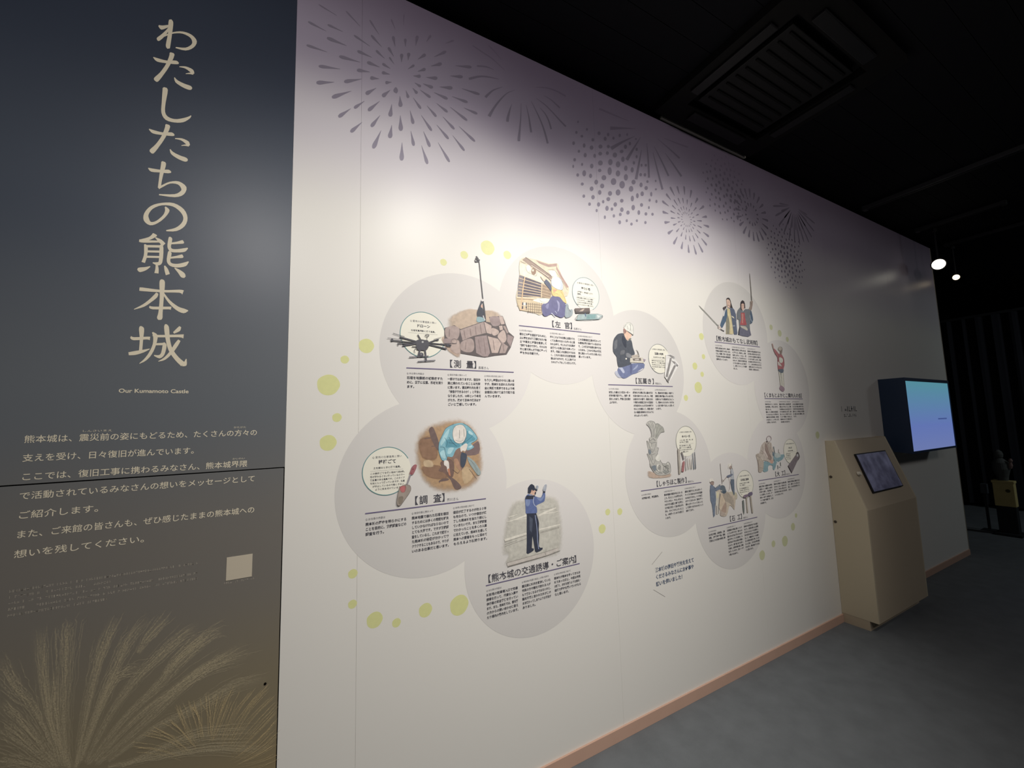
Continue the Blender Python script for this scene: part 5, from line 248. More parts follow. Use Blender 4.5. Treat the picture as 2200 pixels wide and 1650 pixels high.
"fd1":[["p",[128,120,135],[-11831,1505,-11858,1434,-11917,1388,-11972,1395,-11993,1450,-11966,1521,-11907,1567,-11851,1560]],["p",[128,120,135],[-11451,1413,-11482,1347,-11549,1302,-11614,1303,-11639,1350,-11608,1416,-11541,1462,-11475,1461]],["p",[128,120,135],[-12037,819,-12068,734,-12134,681,-12197,692,-12220,759,-12189,844,-12123,897,-12060,887]],["p",[128,120,135],[-11322,915,-11355,815,-11424,755,-11488,772,-11511,854,-11478,955,-11409,1015,-11345,998]],["p",[128,120,135],[-10682,1462,-10715,1381,-10786,1328,-10853,1335,-10877,1397,-10844,1479,-10774,1531,-10707,1525]],["p",[128,120,135],[-10765,972,-10810,866,-10906,798,-10998,806,-11031,886,-10987,991,-10891,1060,-10799,1052]],["p",[128,120,135],[-10102,1250,-10151,1149,-10259,1079,-10362,1081,-10400,1154,-10351,1255,-10244,1325,-10140,1324]],["p",[128,120,135],[-9550,1428,-9589,1344,-9672,1287,-9751,1292,-9780,1354,-9742,1439,-9659,1495,-9579,1491]],["p",[128,120,135],[-9762,1829,-9801,1729,-9884,1666,-9962,1676,-9990,1753,-9951,1852,-9868,1916,-9790,1906]],["p",[128,120,135],[-10195,2014,-10233,1922,-10314,1862,-10391,1868,-10419,1937,-10381,2029,-10300,2089,-10223,2083]],["p",[128,120,135],[-9546,2158,-9578,2067,-9644,2012,-9705,2024,-9726,2097,-9694,2187,-9628,2243,-9567,2230]],["p",[128,120,135],[-9152,2068,-9184,1992,-9250,1943,-9313,1949,-9335,2007,-9304,2083,-9237,2133,-9175,2127]],["p",[128,120,135],[-8650,2409,-8683,2324,-8751,2270,-8815,2279,-8837,2346,-8804,2431,-8736,2484,-8672,2475]],["p",[128,120,135],[-11716,457,-11743,387,-11802,343,-11858,351,-11878,406,-11851,476,-11792,520,-11736,513]],["p",[128,120,135],[-11265,380,-11301,279,-11379,217,-11451,232,-11477,314,-11441,414,-11364,476,-11291,462]],["p",[128,120,135],[-10612,538,-10646,444,-10717,387,-10783,401,-10807,478,-10773,572,-10702,629,-10636,615]],["p",[128,120,135],[-10160,809,-10205,717,-10304,654,-10398,657,-10433,724,-10388,815,-10290,879,-10195,876]],["p",[128,120,135],[-9654,998,-9693,907,-9776,849,-9854,857,-9882,926,-9844,1017,-9761,1076,-9682,1068]],["p",[128,120,135],[-9034,1079,-9092,952,-9215,870,-9331,879,-9373,974,-9316,1100,-9193,1184,-9077,1175]],["p",[128,120,135],[-8515,1460,-8564,1371,-8670,1307,-8771,1306,-8808,1367,-8760,1456,-8654,1520,-8553,1522]],["p",[128,120,135],[-8217,1843,-8260,1733,-8349,1664,-8432,1678,-8460,1765,-8418,1875,-8329,1944,-8245,1931]],["p",[128,120,135],[-7872,2156,-7907,2062,-7978,2005,-8043,2018,-8065,2093,-8030,2186,-7960,2244,-7894,2231]],["p",[128,120,135],[-7367,2611,-7395,2563,-7456,2528,-7515,2524,-7536,2554,-7509,2602,-7448,2638,-7389,2642]],["p",[128,120,135],[-12019,-119,-12049,-196,-12115,-244,-12178,-235,-12201,-175,-12171,-98,-12105,-50,-12042,-58]],["p",[128,120,135],[-12169,-537,-12189,-610,-12231,-651,-12269,-634,-12282,-571,-12262,-498,-12221,-457,-12182,-474]],["p",[128,120,135],[-11548,-242,-11572,-311,-11623,-351,-11671,-340,-11688,-284,-11664,-215,-11613,-174,-11565,-185]],["p",[128,120,135],[-10830,-121,-10872,-230,-10959,-296,-11041,-280,-11070,-192,-11029,-83,-10942,-17,-10860,-32]],["p",[128,120,135],[-10146,262,-10203,139,-10329,58,-10448,66,-10491,158,-10434,281,-10310,363,-10190,355]],["p",[128,120,135],[-9408,535,-9466,388,-9587,299,-9701,318,-9740,435,-9683,581,-9563,671,-9448,652]],["p",[128,120,135],[-8825,577,-8885,429,-9009,338,-9125,358,-9165,476,-9107,623,-8983,715,-8866,696]],["p",[128,120,135],[-8463,997,-8511,865,-8609,787,-8700,808,-8730,915,-8683,1047,-8585,1126,-8494,1105]],["p",[128,120,135],[-11859,-934,-11890,-1010,-11956,-1056,-12019,-1046,-12042,-986,-12012,-910,-11946,-863,-11882,-873]],["p",[128,120,135],[-11373,-698,-11417,-834,-11511,-911,-11599,-886,-11629,-772,-11585,-637,-11491,-559,-11403,-584]],["p",[128,120,135],[-10961,-726,-10997,-826,-11075,-885,-11149,-869,-11175,-787,-11138,-687,-11060,-628,-10987,-644]],["p",[128,120,135],[-10273,-214,-10313,-296,-10402,-350,-10487,-346,-10519,-285,-10478,-204,-10390,-149,-10305,-153]],["p",[128,120,135],[-9509,-32,-9565,-212,-9678,-312,-9780,-274,-9814,-120,-9759,59,-9646,160,-9543,122]],["p",[128,120,135],[-8871,10,-8931,-137,-9055,-226,-9170,-205,-9210,-88,-9152,59,-9029,148,-8912,128]],["p",[128,120,135],[-8269,504,-8317,373,-8416,296,-8507,318,-8537,426,-8489,557,-8391,634,-8299,613]],["p",[128,120,135],[-7634,1023,-7668,938,-7739,886,-7805,897,-7827,965,-7793,1050,-7723,1102,-7656,1091]],["p",[128,120,135],[-11565,-1363,-11599,-1433,-11674,-1479,-11746,-1473,-11773,-1420,-11739,-1350,-11664,-1304,-11592,-1310]],["p",[128,120,135],[-10555,-975,-10600,-1084,-10697,-1151,-10788,-1136,-10821,-1048,-10776,-939,-10680,-872,-10588,-887]],["p",[128,120,135],[-9940,-546,-9998,-668,-10124,-747,-10244,-737,-10288,-644,-10230,-523,-10105,-444,-9984,-453]],["p",[128,120,135],[-9206,-573,-9276,-735,-9425,-834,-9565,-814,-9615,-686,-9546,-525,-9398,-424,-9256,-444]],["p",[128,120,135],[-8558,-583,-8632,-762,-8786,-869,-8929,-842,-8979,-698,-8906,-520,-8753,-412,-8608,-438]],["p",[128,120,135],[-8277,-53,-8334,-208,-8452,-298,-8561,-271,-8598,-143,-8541,11,-8423,102,-8314,76]],["p",[128,120,135],[-7779,543,-7824,412,-7915,336,-7999,361,-8026,471,-7980,603,-7889,679,-7806,654]],["p",[128,120,135],[-10127,-1085,-10177,-1196,-10284,-1265,-10386,-1252,-10423,-1164,-10374,-1054,-10267,-984,-10165,-997]],["p",[128,120,135],[-10904,-1450,-10947,-1551,-11042,-1612,-11132,-1599,-11165,-1519,-11121,-1419,-11027,-1357,-10937,-1369]],["p",[128,120,135],[-10355,-1519,-10397,-1627,-10485,-1690,-10569,-1672,-10598,-1583,-10557,-1475,-10468,-1412,-10384,-1430]],["p",[128,120,135],[-11511,-2032,-11542,-2107,-11609,-2152,-11672,-2141,-11696,-2079,-11665,-2004,-11598,-1959,-11534,-1971]],["p",[128,120,135],[-10849,-1920,-10890,-2019,-10976,-2078,-11058,-2062,-11087,-1981,-11047,-1882,-10961,-1823,-10879,-1839]],["p",[128,120,135],[-9574,-1375,-9625,-1487,-9735,-1556,-9839,-1542,-9876,-1453,-9826,-1342,-9716,-1272,-9612,-1286]],["p",[128,120,135],[-8934,-1147,-8996,-1292,-9128,-1379,-9252,-1358,-9296,-1242,-9234,-1098,-9103,-1010,-8978,-1030]],["p",[128,120,135],[-7904,-660,-7966,-801,-8094,-886,-8214,-866,-8256,-754,-8195,-614,-8067,-528,-7946,-546]],["p",[128,120,135],[-7686,-184,-7743,-303,-7863,-379,-7975,-367,-8015,-275,-7959,-157,-7840,-81,-7727,-92]],["p",[128,120,135],[-7121,-203,-7167,-320,-7260,-388,-7345,-368,-7374,-272,-7329,-155,-7236,-87,-7150,-106]],["p",[128,120,135],[-6696,-284,-6746,-388,-6850,-453,-6947,-442,-6981,-361,-6932,-258,-6828,-193,-6730,-203]],["p",[128,120,135],[-7118,433,-7158,347,-7240,293,-7317,302,-7344,369,-7305,455,-7223,509,-7145,500]],["p",[128,120,135],[-6762,529,-6802,442,-6886,387,-6964,397,-6991,464,-6951,551,-6868,606,-6789,597]],["p",[128,120,135],[-7027,1056,-7057,979,-7120,933,-7178,944,-7197,1006,-7167,1083,-7104,1129,-7046,1119]],["p",[128,120,135],[-6653,1168,-6688,1096,-6762,1049,-6831,1054,-6855,1107,-6821,1178,-6747,1226,-6678,1221]],["p",[128,120,135],[-11140,-2387,-11171,-2463,-11239,-2507,-11304,-2495,-11327,-2434,-11296,-2358,-11228,-2314,-11163,-2326]],["p",[128,120,135],[-10490,-2247,-10527,-2345,-10607,-2401,-10681,-2382,-10707,-2300,-10670,-2202,-10591,-2145,-10516,-2164]],["p",[128,120,135],[-10175,-2012,-10204,-2089,-10267,-2133,-10326,-2119,-10346,-2055,-10317,-1979,-10254,-1934,-10195,-1948]],["p",[128,120,135],[-9735,-1749,-9782,-1845,-9881,-1904,-9976,-1893,-10010,-1819,-9965,-1723,-9865,-1663,-9770,-1674]],["p",[128,120,135],[-8734,-1592,-8778,-1681,-8873,-1738,-8963,-1727,-8995,-1657,-8952,-1568,-8857,-1512,-8767,-1521]],["p",[128,120,135],[-7902,-1249,-7948,-1384,-8038,-1458,-8120,-1427,-8146,-1311,-8101,-1176,-8011,-1101,-7928,-1131]],["p",[128,120,135],[-7497,-974,-7539,-1095,-7620,-1162,-7695,-1135,-7718,-1031,-7677,-910,-7595,-843,-7521,-870]],["p",[128,120,135],[-7061,-741,-7111,-858,-7214,-927,-7309,-909,-7342,-814,-7292,-697,-7190,-627,-7093,-645]],["p",[128,120,135],[-6353,-583,-6388,-698,-6453,-758,-6511,-730,-6527,-628,-6493,-514,-6428,-453,-6370,-482]],["p",[128,120,135],[-6597,148,-6631,78,-6705,33,-6774,39,-6798,92,-6764,162,-6690,207,-6621,202]],["p",[128,120,135],[-10687,-2643,-10712,-2717,-10764,-2757,-10813,-2741,-10830,-2677,-10805,-2603,-10753,-2562,-10703,-2578]],["p",[128,120,135],[-9884,-2324,-9927,-2438,-10018,-2503,-10102,-2480,-10132,-2383,-10089,-2269,-9998,-2204,-9914,-2227]],["p",[128,120,135],[-9548,-2287,-9583,-2365,-9656,-2412,-9725,-2399,-9750,-2336,-9716,-2258,-9643,-2211,-9573,-2223]],["p",[128,120,135],[-9249,-1941,-9293,-2044,-9386,-2104,-9474,-2088,-9504,-2004,-9461,-1902,-9368,-1841,-9281,-1857]],["p",[128,120,135],[-8767,-2135,-8812,-2245,-8907,-2309,-8996,-2289,-9027,-2197,-8982,-2087,-8887,-2023,-8798,-2043]],["p",[128,120,135],[-7864,-1790,-7913,-1918,-8012,-1990,-8104,-1964,-8134,-1856,-8086,-1728,-7987,-1656,-7894,-1681]],["p",[128,120,135],[-7188,-1465,-7232,-1557,-7323,-1612,-7409,-1600,-7439,-1526,-7396,-1435,-7305,-1379,-7218,-1391]],["p",[128,120,135],[-6523,-999,-6554,-1075,-6618,-1119,-6676,-1105,-6696,-1043,-6665,-968,-6601,-924,-6543,-937]],["p",[128,120,135],[-5947,-935,-5979,-1019,-6044,-1066,-6104,-1050,-6123,-979,-6091,-895,-6025,-847,-5966,-864]],["p",[128,120,135],[-10122,-2893,-10149,-2975,-10203,-3019,-10252,-2999,-10269,-2927,-10243,-2845,-10189,-2802,-10139,-2821]],["p",[128,120,135],[-9443,-2663,-9474,-2740,-9539,-2784,-9599,-2769,-9620,-2704,-9589,-2627,-9525,-2583,-9464,-2598]],["p",[128,120,135],[-8931,-2455,-8966,-2534,-9041,-2580,-9112,-2567,-9137,-2503,-9102,-2424,-9027,-2377,-8956,-2390]],["p",[128,120,135],[-8304,-2197,-8350,-2294,-8446,-2352,-8537,-2337,-8570,-2259,-8524,-2163,-8428,-2104,-8337,-2118]],["p",[128,120,135],[-7463,-1999,-7503,-2110,-7585,-2172,-7659,-2147,-7683,-2050,-7643,-1939,-7562,-1877,-7487,-1902]],["p",[128,120,135],[-6642,-1494,-6669,-1568,-6722,-1608,-6770,-1592,-6785,-1529,-6759,-1456,-6706,-1415,-6657,-1431]],["p",[128,120,135],[-6882,-1945,-6922,-2029,-7004,-2078,-7081,-2066,-7108,-1998,-7069,-1915,-6986,-1865,-6909,-1878]],["p",[128,120,135],[-6340,-1840,-6375,-1915,-6449,-1960,-6518,-1948,-6542,-1887,-6506,-1812,-6433,-1766,-6364,-1778]],["p",[128,120,135],[-9016,-2938,-9052,-3031,-9127,-3082,-9197,-3063,-9221,-2984,-9185,-2892,-9110,-2840,-9040,-2859]],["p",[128,120,135],[-8487,-2724,-8515,-2795,-8573,-2834,-8627,-2820,-8645,-2760,-8617,-2690,-8559,-2650,-8505,-2665]],["p",[128,120,135],[-7688,-2545,-7717,-2609,-7776,-2646,-7832,-2635,-7851,-2581,-7823,-2517,-7763,-2480,-7707,-2491]],["p",[128,120,135],[-8117,-2844,-8149,-2916,-8217,-2957,-8281,-2945,-8304,-2885,-8271,-2814,-8203,-2772,-8139,-2785]],["p",[128,120,135],[-6983,-2500,-7018,-2574,-7089,-2617,-7156,-2605,-7179,-2544,-7145,-2470,-7074,-2427,-7007,-2439]],["p",[128,120,135],[-11095,1931,-11119,1866,-11171,1825,-11221,1831,-11238,1881,-11214,1946,-11162,1987,-11112,1981]],["p",[128,120,135],[-5922,-158,-5952,-212,-6017,-248,-6078,-245,-6099,-206,-6069,-152,-6005,-116,-5944,-118]],["p",[128,120,135],[-5911,381,-5938,320,-5992,282,-6043,291,-6060,340,-6033,400,-5979,438,-5928,430]],["p",[128,120,135],[-7342,1965,-7377,1878,-7449,1824,-7516,1834,-7539,1902,-7504,1988,-7432,2043,-7365,2033]],["p",[128,120,135],[-7393,1484,-7424,1399,-7486,1349,-7543,1363,-7561,1432,-7531,1517,-7469,1567,-7412,1553]],["p",[128,120,135],[-11704,2163,-11724,2107,-11766,2072,-11806,2077,-11821,2121,-11801,2177,-11759,2212,-11718,2206]],["p",[128,120,135],[-8077,2656,-8101,2587,-8152,2545,-8198,2555,-8214,2609,-8189,2677,-8139,2719,-8092,2710]]],
"slash":[["l",[128,120,115],[16839,-7637,17659,-7125],[16822,-7625,17642,-7112]],["l",[128,120,115],[16829,-8907,17656,-9440],[16841,-8897,17669,-9430]]],
"plume":[[-5001,-8835,-5423,-7679,-5647,-6434,-5806,-5032],[-5027,-8825,-5173,-7600,-5226,-6220,-5251,-5311,-5179,-5189],[-4897,-8843,-4800,-7730,-4647,-6566,-4495,-5792,-4273,-5160],[-4798,-8748,-4536,-7649,-4205,-6520,-3950,-5865,-3526,-5396],[-3754,-6286,-3534,-5901,-3124,-5436],[-4690,-8790,-4256,-7745,-3779,-7009,-3205,-6439,-2688,-6006,-2364,-5953],[-4659,-8870,-4018,-8003,-3318,-7335,-2725,-6687,-2088,-6200,-1780,-6240],[-4526,-8854,-3730,-8033,-2850,-7482,-1890,-7003,-1128,-6775],[-4468,-8945,-3573,-8266,-2536,-7391,-1886,-7122,-975,-7061],[-4249,-8962,-3415,-8502,-2343,-8211,-1515,-7941,-507,-7974],[-5220,-8583,-5783,-7057,-6136,-6448,-6474,-5592],[-5238,-8708,-5877,-7517,-6404,-6688],[-5313,-8711,-5980,-7804,-6362,-7344],[-5441,-8660,-6072,-8218,-6314,-8093],[-5108,-8760,-5330,-7545,-5477,-6317],[-3149,-7016,-2729,-6572,-2185,-6293],[-4895,-8877,-4443,-7332,-4137,-6755,-3702,-6777],[-3958,-9215,-2939,-9039,-2149,-9034,-760,-9459],[-4242,-9102,-3081,-9274,-1800,-9541,-300,-10186]],
"fine":[[-2080,-9135,-2137,-8471,-2191,-7919],[-2012,-9197,-1969,-8567,-1889,-7978],[-1945,-9222,-1801,-8586,-1617,-7987],[-1809,-9310,-1632,-8566,-1374,-7985],[-1670,-9437,-1353,-8661,-907,-8133],[-1530,-9566,-1068,-8758,-501,-8221],[-1458,-9670,-918,-9007,-305,-8528],[-1386,-9774,-803,-9246,-261,-8788],[-1313,-9878,-760,-9459,-255,-9034],[-1276,-9970,-718,-9672,-248,-9280],[-1238,-10061,-677,-9846,-242,-9525],[-1201,-10153,-636,-10019,-255,-9762],[-1163,-10245,-631,-10179,-248,-10046],[-1125,-10337,-552,-10406,-258,-10362],[-2211,-9124,-2328,-8594,-2514,-7966],[-2271,-9252,-2516,-8715,-2766,-7995],[-2365,-9291,-2671,-8770,-2968,-8370],[-2460,-9329,-2858,-8776,-3272,-8373],[-2521,-9380,-3008,-8868,-3532,-8532],[-2646,-9406,-3152,-9031,-3696,-8756],[-1876,-9285,-1691,-8816,-1503,-8298],[-1600,-9502,-1207,-8828,-721,-8273],[-2146,-9110,-2234,-8513,-2411,-8113]]}
# ------------------------------------------------------------------ structure
M_carpet = mat('grey_carpet', (.43, .445, .455), .95, 0, .1, noise=.22, nscale=9, bump=.5, bscale=260)
M_black = mat('black_ceiling_board', (.085, .085, .10), .75, 0, .08, noise=.1, nscale=3)
M_blacktrim = mat('charcoal_metal', (.20, .20, .21), .5, .3, .4)
M_wood = mat('pinkish_birch_baseboard', (.80, .66, .58), .5, 0, .3, noise=.06, nscale=12)
M_farwall = mat('dark_far_wall', (.14, .155, .17), .8, 0, .2, noise=.12, nscale=2)
M_core = mat('grey_board_edge', (.62, .60, .58), .8)
M_groove = mat('black_joint', (.06, .06, .07), .8)
fl = box('floor', -3, 12.4, -6, 4.5, -.05, 0, M_carpet); tag(fl, kind='structure')
wb = box('wall_back', -3, 6.34, WY+.022, WY+.12, 0, 3.373, M_core); tag(wb, kind='structure')
def wall_panel(x0, x1, z0, z1, mt):
    return box('panel', x0+.0002, x1-.0002, WY, WY+.022, z0, z1, mt, wb, bev=.0005)
TOP = 3.372
for x0, x1 in ((-2.46, -1.24), (-1.24, -.02)):
    wall_panel(x0, x1, H-.130+.0018, TOP, M_dark); wall_panel(x0, x1-.0025, .001, H-.130-.0018, M_dark)
for x0, x1 in ((-.02, .216), (.216, 1.436), (1.436, 2.656), (2.656, 3.876), (3.876, 5.096), (5.096, 6.34)):
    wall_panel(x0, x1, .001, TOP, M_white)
box('joint_filler', -.024, -.016, WY+.010, WY+.0225, 0, TOP, M_groove, wb)
box('joint_filler', -2.4, -.02, WY+.010, WY+.0225, H-.135, H-.125, M_groove, wb)
box('end_cap', 6.34, 6.362, WY, WY+.12, 0, 3.373, mat('beige_end_cap', (.62, .58, .52), .6), wb)
bbd = box('baseboard_back', -2.46, 3.585, WY-.009, WY, 0, .056, M_wood, bev=.001); tag(bbd, kind='structure')
bb2 = box('baseboard_back', 4.462, 6.34, WY-.009, WY, 0, .056, M_wood, bev=.001); tag(bb2, kind='structure')
for nm, a in (('wall_right', (12.3, 12.4, -6, 4.5)), ('wall_left', (-3.1, -3, -6, 4.5)), ('wall_front', (-3, 12.4, -6.1, -6)), ('wall_far_back', (6.36, 12.4, 4.4, 4.5)), ('wall_behind_panel', (-3, 6.36, 1.9, 2.0))):
    tag(box(nm, *a, 0, 3.6, M_farwall), kind='structure')
ce = box('ceiling', -3, 12.4, -6, 4.5, H+1.93, H+2.0, M_black); tag(ce, kind='structure')
# ceiling boards running along the printed wall
y = 1.86; k = 0
pm = None
while y > -5.8:
    if pm is None:
        o = box('plank', -2.95, 12.25, 0, .134, H+1.902, H+1.93, M_black, ce, bev=.002); pm = o.data
    else:
        o = bpy.data.objects.new('plank', pm); C.objects.link(o); o.parent = ce
    o.location = (0, y-.134, 0); y -= .1355
# pale lighting rail lying along the top edge of the wall
rl = box('lighting_rail', 1.98, 2.85, WY-.012, WY+.006, H+1.868, H+1.882, mat('pale_metal_rail', (.93, .91, .86), .5, 0, .4), bev=.002)
tag(rl, 'slim pale metal rail lying along the top edge of the white wall', 'rail')
# ------------------------------------------------------------------ ceiling cassette
ac = thing('ceiling_air_conditioner', 'square black four-way air conditioner panel set in the dark ceiling', 'air conditioner', (2.365, 1.135, H+1.90))
M_ac = mat('black_plastic_panel', (.062, .06, .056), .6, 0, .12)
cx, cy, cz = 2.365, 1.15, H+1.90
def framebox(name, hx, hy, t, z0, z1, mt, parent, ox=0, oy=0):
    bm = bmesh.new()
    o_ = [(-hx, -hy), (hx, -hy), (hx, hy), (-hx, hy)]; i_ = [(-hx+t, -hy+t), (hx-t, -hy+t), (hx-t, hy-t), (-hx+t, hy-t)]
    for a in range(4):
        b_ = (a+1) % 4; q = [o_[a], o_[b_], i_[b_], i_[a]]
        lo = [bm.verts.new((x+ox, yy+oy, z0)) for x, yy in q]; up = [bm.verts.new((x+ox, yy+oy, z1)) for x, yy in q]
        bm.faces.new(lo[::-1]); bm.faces.new(up)
        for j in range(4): bm.faces.new((lo[j], lo[(j+1) % 4], up[(j+1) % 4], up[j]))
    bmesh.ops.remove_doubles(bm, verts=bm.verts[:], dist=1e-5); bmesh.ops.recalc_face_normals(bm, faces=bm.faces[:])
    me = bpy.data.meshes.new(name); bm.to_mesh(me); bm.free(); return obj(name, me, mt, parent)
framebox('panel_frame', .475, .43, .13, -.045, 0, M_ac, ac, 0, .0)
o = box('return_grille', -.30, .30, -.26, .26, -.035, -.012, mat('dark_grille', (.045, .045, .048), .6), ac, bev=.004)
for i in range(9): box('grille_bar', -.27, .27, -.235+i*.055, -.225+i*.055, -.042, -.035, M_ac, o)
for sx, sy in ((0, -1), (0, 1), (1, 0), (-1, 0)):
    if sx == 0: v = box('air_flap', -.26, .26, sy*.345-.03, sy*.345+.03, -.058, -.046, mat('flap_black', (.05, .05, .055), .5), ac, bev=.003)
    else: v = box('air_flap', sx*.39-.03, sx*.39+.03, -.22, .22, -.058, -.046, MATS['flap_black'], ac, bev=.003)
# ------------------------------------------------------------------ lighting track and spotlights far along the wall
def beam(x0, wd, y0, y1, label):
    t = thing('lighting_track', label, 'lighting track', (x0, (y0+y1)/2, H+1.90))
    L = (y1-y0)/2
    box('track_body', -wd/2, wd/2, -L, L, -.035, 0, M_blacktrim, t, bev=.003)
    box('track_slot', -wd/6, wd/6, -L+.02, L-.02, -.037, -.034, M_groove, t)
    for s in (-1, 1): box('end_clip', -wd/2-.004, wd/2+.004, s*(L-.02)-.015, s*(L-.02)+.015, -.039, 0, M_blacktrim, t)
    return t
beam(4.60, .05, .2, 1.56, 'dark ceiling track nearer the camera, crossing above the blue screen')
beam(5.67, .045, .9, 1.52, 'short dark ceiling track that holds the bright spotlight')
beam(6.50, .045, .9, 1.52, 'farthest short ceiling track, above the small dim spotlight')
M_lamp = mat('lamp_lens_glow', (1, .97, .9), .3, emit=(1, .97, .9), estr=2.6)
M_lamp2 = mat('small_lamp_lens_glow', (1, .9, .75), .3, emit=(1, .9, .75), estr=2.4)
M_head = mat('black_lamp_body', (.12, .12, .125), .4, .2, .5)
def spotlight(loc, rr, label, lens, ztrack):
    t = thing('track_spotlight', label, 'spotlight', loc)
    L = Vector(loc); aim = (Vector((0, 0, H))-L).normalized(); back = -aim
    cyl('lamp_head', aim*.0, back*.13, rr, rr*.8, M_head, t, rings=[(0, rr*1.12), (.08, rr*1.15), (.7, rr*1.1), (.95, rr*.8), (1, rr*.5)])
    cyl('lens', aim*.004, aim*.0005, rr*.95, rr*.95, lens, t)
    top = ztrack-loc[2]
    cyl('stem', back*.06+Vector((0, 0, .02)), Vector((back.x*.06, back.y*.06, top)), .007, .007, M_head, t, 10)
    cyl('adapter', Vector((back.x*.06, back.y*.06, top-.03)), Vector((back.x*.06, back.y*.06, top)), .018, .018, M_head, t, 12)
    return t
spotlight((5.67, 1.38, H+1.47), .052, 'glaring white track spotlight aimed toward the viewer', M_lamp, H+1.863)
spotlight((6.5, 1.46, H+1.49), .030, 'small warm spotlight just behind and right of the glaring one', M_lamp2, H+1.863)
# ------------------------------------------------------------------ sloped lectern kiosk
KX0, KX1, KY = 3.585, 4.459, 1.384
M_kiosk = mat('cream_laminate', (.80, .74, .64), .55, 0, .3, noise=.03, nscale=4)
M_kiosk2 = mat('cream_laminate_edge', (.86, .81, .70), .5, 0, .3)
kz = lambda z: z+H
ks = thing('lectern_kiosk', 'cream box lectern with a sloping top carrying a tablet, standing against the wall', 'kiosk', ((KX0+KX1)/2, 1.49, 0))
hx = (KX1-KX0)/2
prof = [(WY-.001-1.49, kz(-.203)), (1.538-1.49, kz(-.203)), (KY-1.49, kz(-.688)), (KY-1.49, kz(-1.452)), (WY-.001-1.49, kz(-1.452))]
prism('body', prof, -hx+.018, hx-.018, M_kiosk, ks)
for s in (-1, 1):
    prism('side_panel', [(a, z+(.004 if i < 3 else 0)) for i, (a, z) in enumerate(prof)], min(s*hx, s*(hx-.0185)), max(s*hx, s*(hx-.0185)), M_kiosk2, ks, bev=.0012)
box('plinth', -hx+.001, hx-.02, 1.436-1.49, WY-.002-1.49, 0, kz(-1.451), M_kiosk, ks)
def onslope(x, s, off=0):   # s: metres down the slope from its top edge
    a = Vector((0, 1.538-1.49, kz(-.203))); b_ = Vector((0, KY-1.49, kz(-.688))); d = (b_-a).normalized(); n = Vector((0, -abs(d.z), 0))
    n = Vector((0, d.z, -d.y)); n = n if n.z > 0 else -n
    p = a+d*s+n*off; return Vector((x-(KX0+KX1)/2, p.y, p.z))
def slab(name, x0, x1, s0, s1, o0, o1, mt, parent):
    vs = [onslope(x, s, o) for o in (o0, o1) for x, s in ((x0, s0), (x1, s0), (x1, s1), (x0, s1))]
    return obj(name, pyd(name, vs, [(0, 1, 2, 3), (4, 5, 6, 7), (0, 1, 5, 4), (1, 2, 6, 5), (2, 3, 7, 6), (3, 0, 4, 7)]), mt, parent)
tb = slab('tablet_frame', 3.778, 4.296, .112, .405, .0042, .014, mat('dark_frame', (.16, .16, .18), .4), ks)
# picture on the tablet board: mottled slate blue cloudy image with a paler figure-like plume
mt = bpy.data.materials.new('slate_blue_cloudy_picture'); mt.use_nodes = True; nt = mt.node_tree; bs = nt.nodes['Principled BSDF']; bs.inputs['Roughness'].default_value = .35
tc = node(nt, 'ShaderNodeTexCoord'); n1 = node(nt, 'ShaderNodeTexNoise'); n1.inputs['Scale'].default_value = 9; n1.inputs['Detail'].default_value = 6; nt.links.new(tc.outputs['Object'], n1.inputs['Vector'])
cr = node(nt, 'ShaderNodeValToRGB'); nt.links.new(n1.outputs[0], cr.inputs[0]); cr.color_ramp.elements[0].position = .35; cr.color_ramp.elements[0].color = (*lin((.38, .38, .48)), 1); cr.color_ramp.elements[1].position = .7; cr.color_ramp.elements[1].color = (*lin((.62, .63, .76)), 1)
nt.links.new(cr.outputs[0], bs.inputs['Base Color']); bs.inputs['Emission Strength'].default_value = .07; nt.links.new(cr.outputs[0], bs.inputs['Emission Color'])
slab('picture', 3.787, 4.287, .120, .397, .0142, .0146, mt, ks)
cyl('knob', onslope(3.70, .255, .004), onslope(3.70, .255, .022), .016, .012, mat('white_knob', (.9, .88, .82), .4), ks, 16)
for z in (-.47, -.80): cyl('screw_cap', Vector((-hx-.002, 1.583-1.49, kz(z))), Vector((-hx+.001, 1.583-1.49, kz(z))), .010, .010, mat('brown_screw_cap', (.36, .32, .28), .6), ks, 12)
# ------------------------------------------------------------------ wall monitor
mo = thing('wall_monitor', 'black boxed monitor with a glowing pale blue screen, mounted on the wall above the lectern', 'monitor', (5.145, WY, kz(0)))
M_mon = mat('black_housing_blue_flare', (.20, .27, .38), .45, 0, .35)  # black housing, with the screen's blue flare painted into its colour
def yz(p): return (p[0]-WY, p[1])
hp = [(-.0005, .300), (-.172, .300), (-.172, -.352), (-.054, -.342), (-.008, -.215), (-.0005, -.215)]
prism('housing', hp, 4.62-5.145, 5.675-5.145, M_mon, mo, bev=.002)
mt = bpy.data.materials.new('lit_screen'); mt.use_nodes = True; nt = mt.node_tree; bs = nt.nodes['Principled BSDF']; bs.inputs['Base Color'].default_value = (.01, .01, .015, 1); bs.inputs['Roughness'].default_value = .3
tc = node(nt, 'ShaderNodeTexCoord'); sp = node(nt, 'ShaderNodeSeparateXYZ'); nt.links.new(tc.outputs['Generated'], sp.inputs[0])
cr = node(nt, 'ShaderNodeValToRGB'); nt.links.new(sp.outputs['Z'], cr.inputs[0]); cr.color_ramp.elements[0].color = (*lin((.46, .52, .74)), 1); cr.color_ramp.elements[1].color = (*lin((.36, .60, .66)), 1)
e = cr.color_ramp.elements.new(.35); e.color = (*lin((.42, .50, .76)), 1)
nt.links.new(cr.outputs[0], bs.inputs['Emission Color']); bs.inputs['Emission Strength'].default_value = .68
box('screen', 4.644-5.145, 5.656-5.145, -.1735, -.1725, -.334, .271, mt, mo)
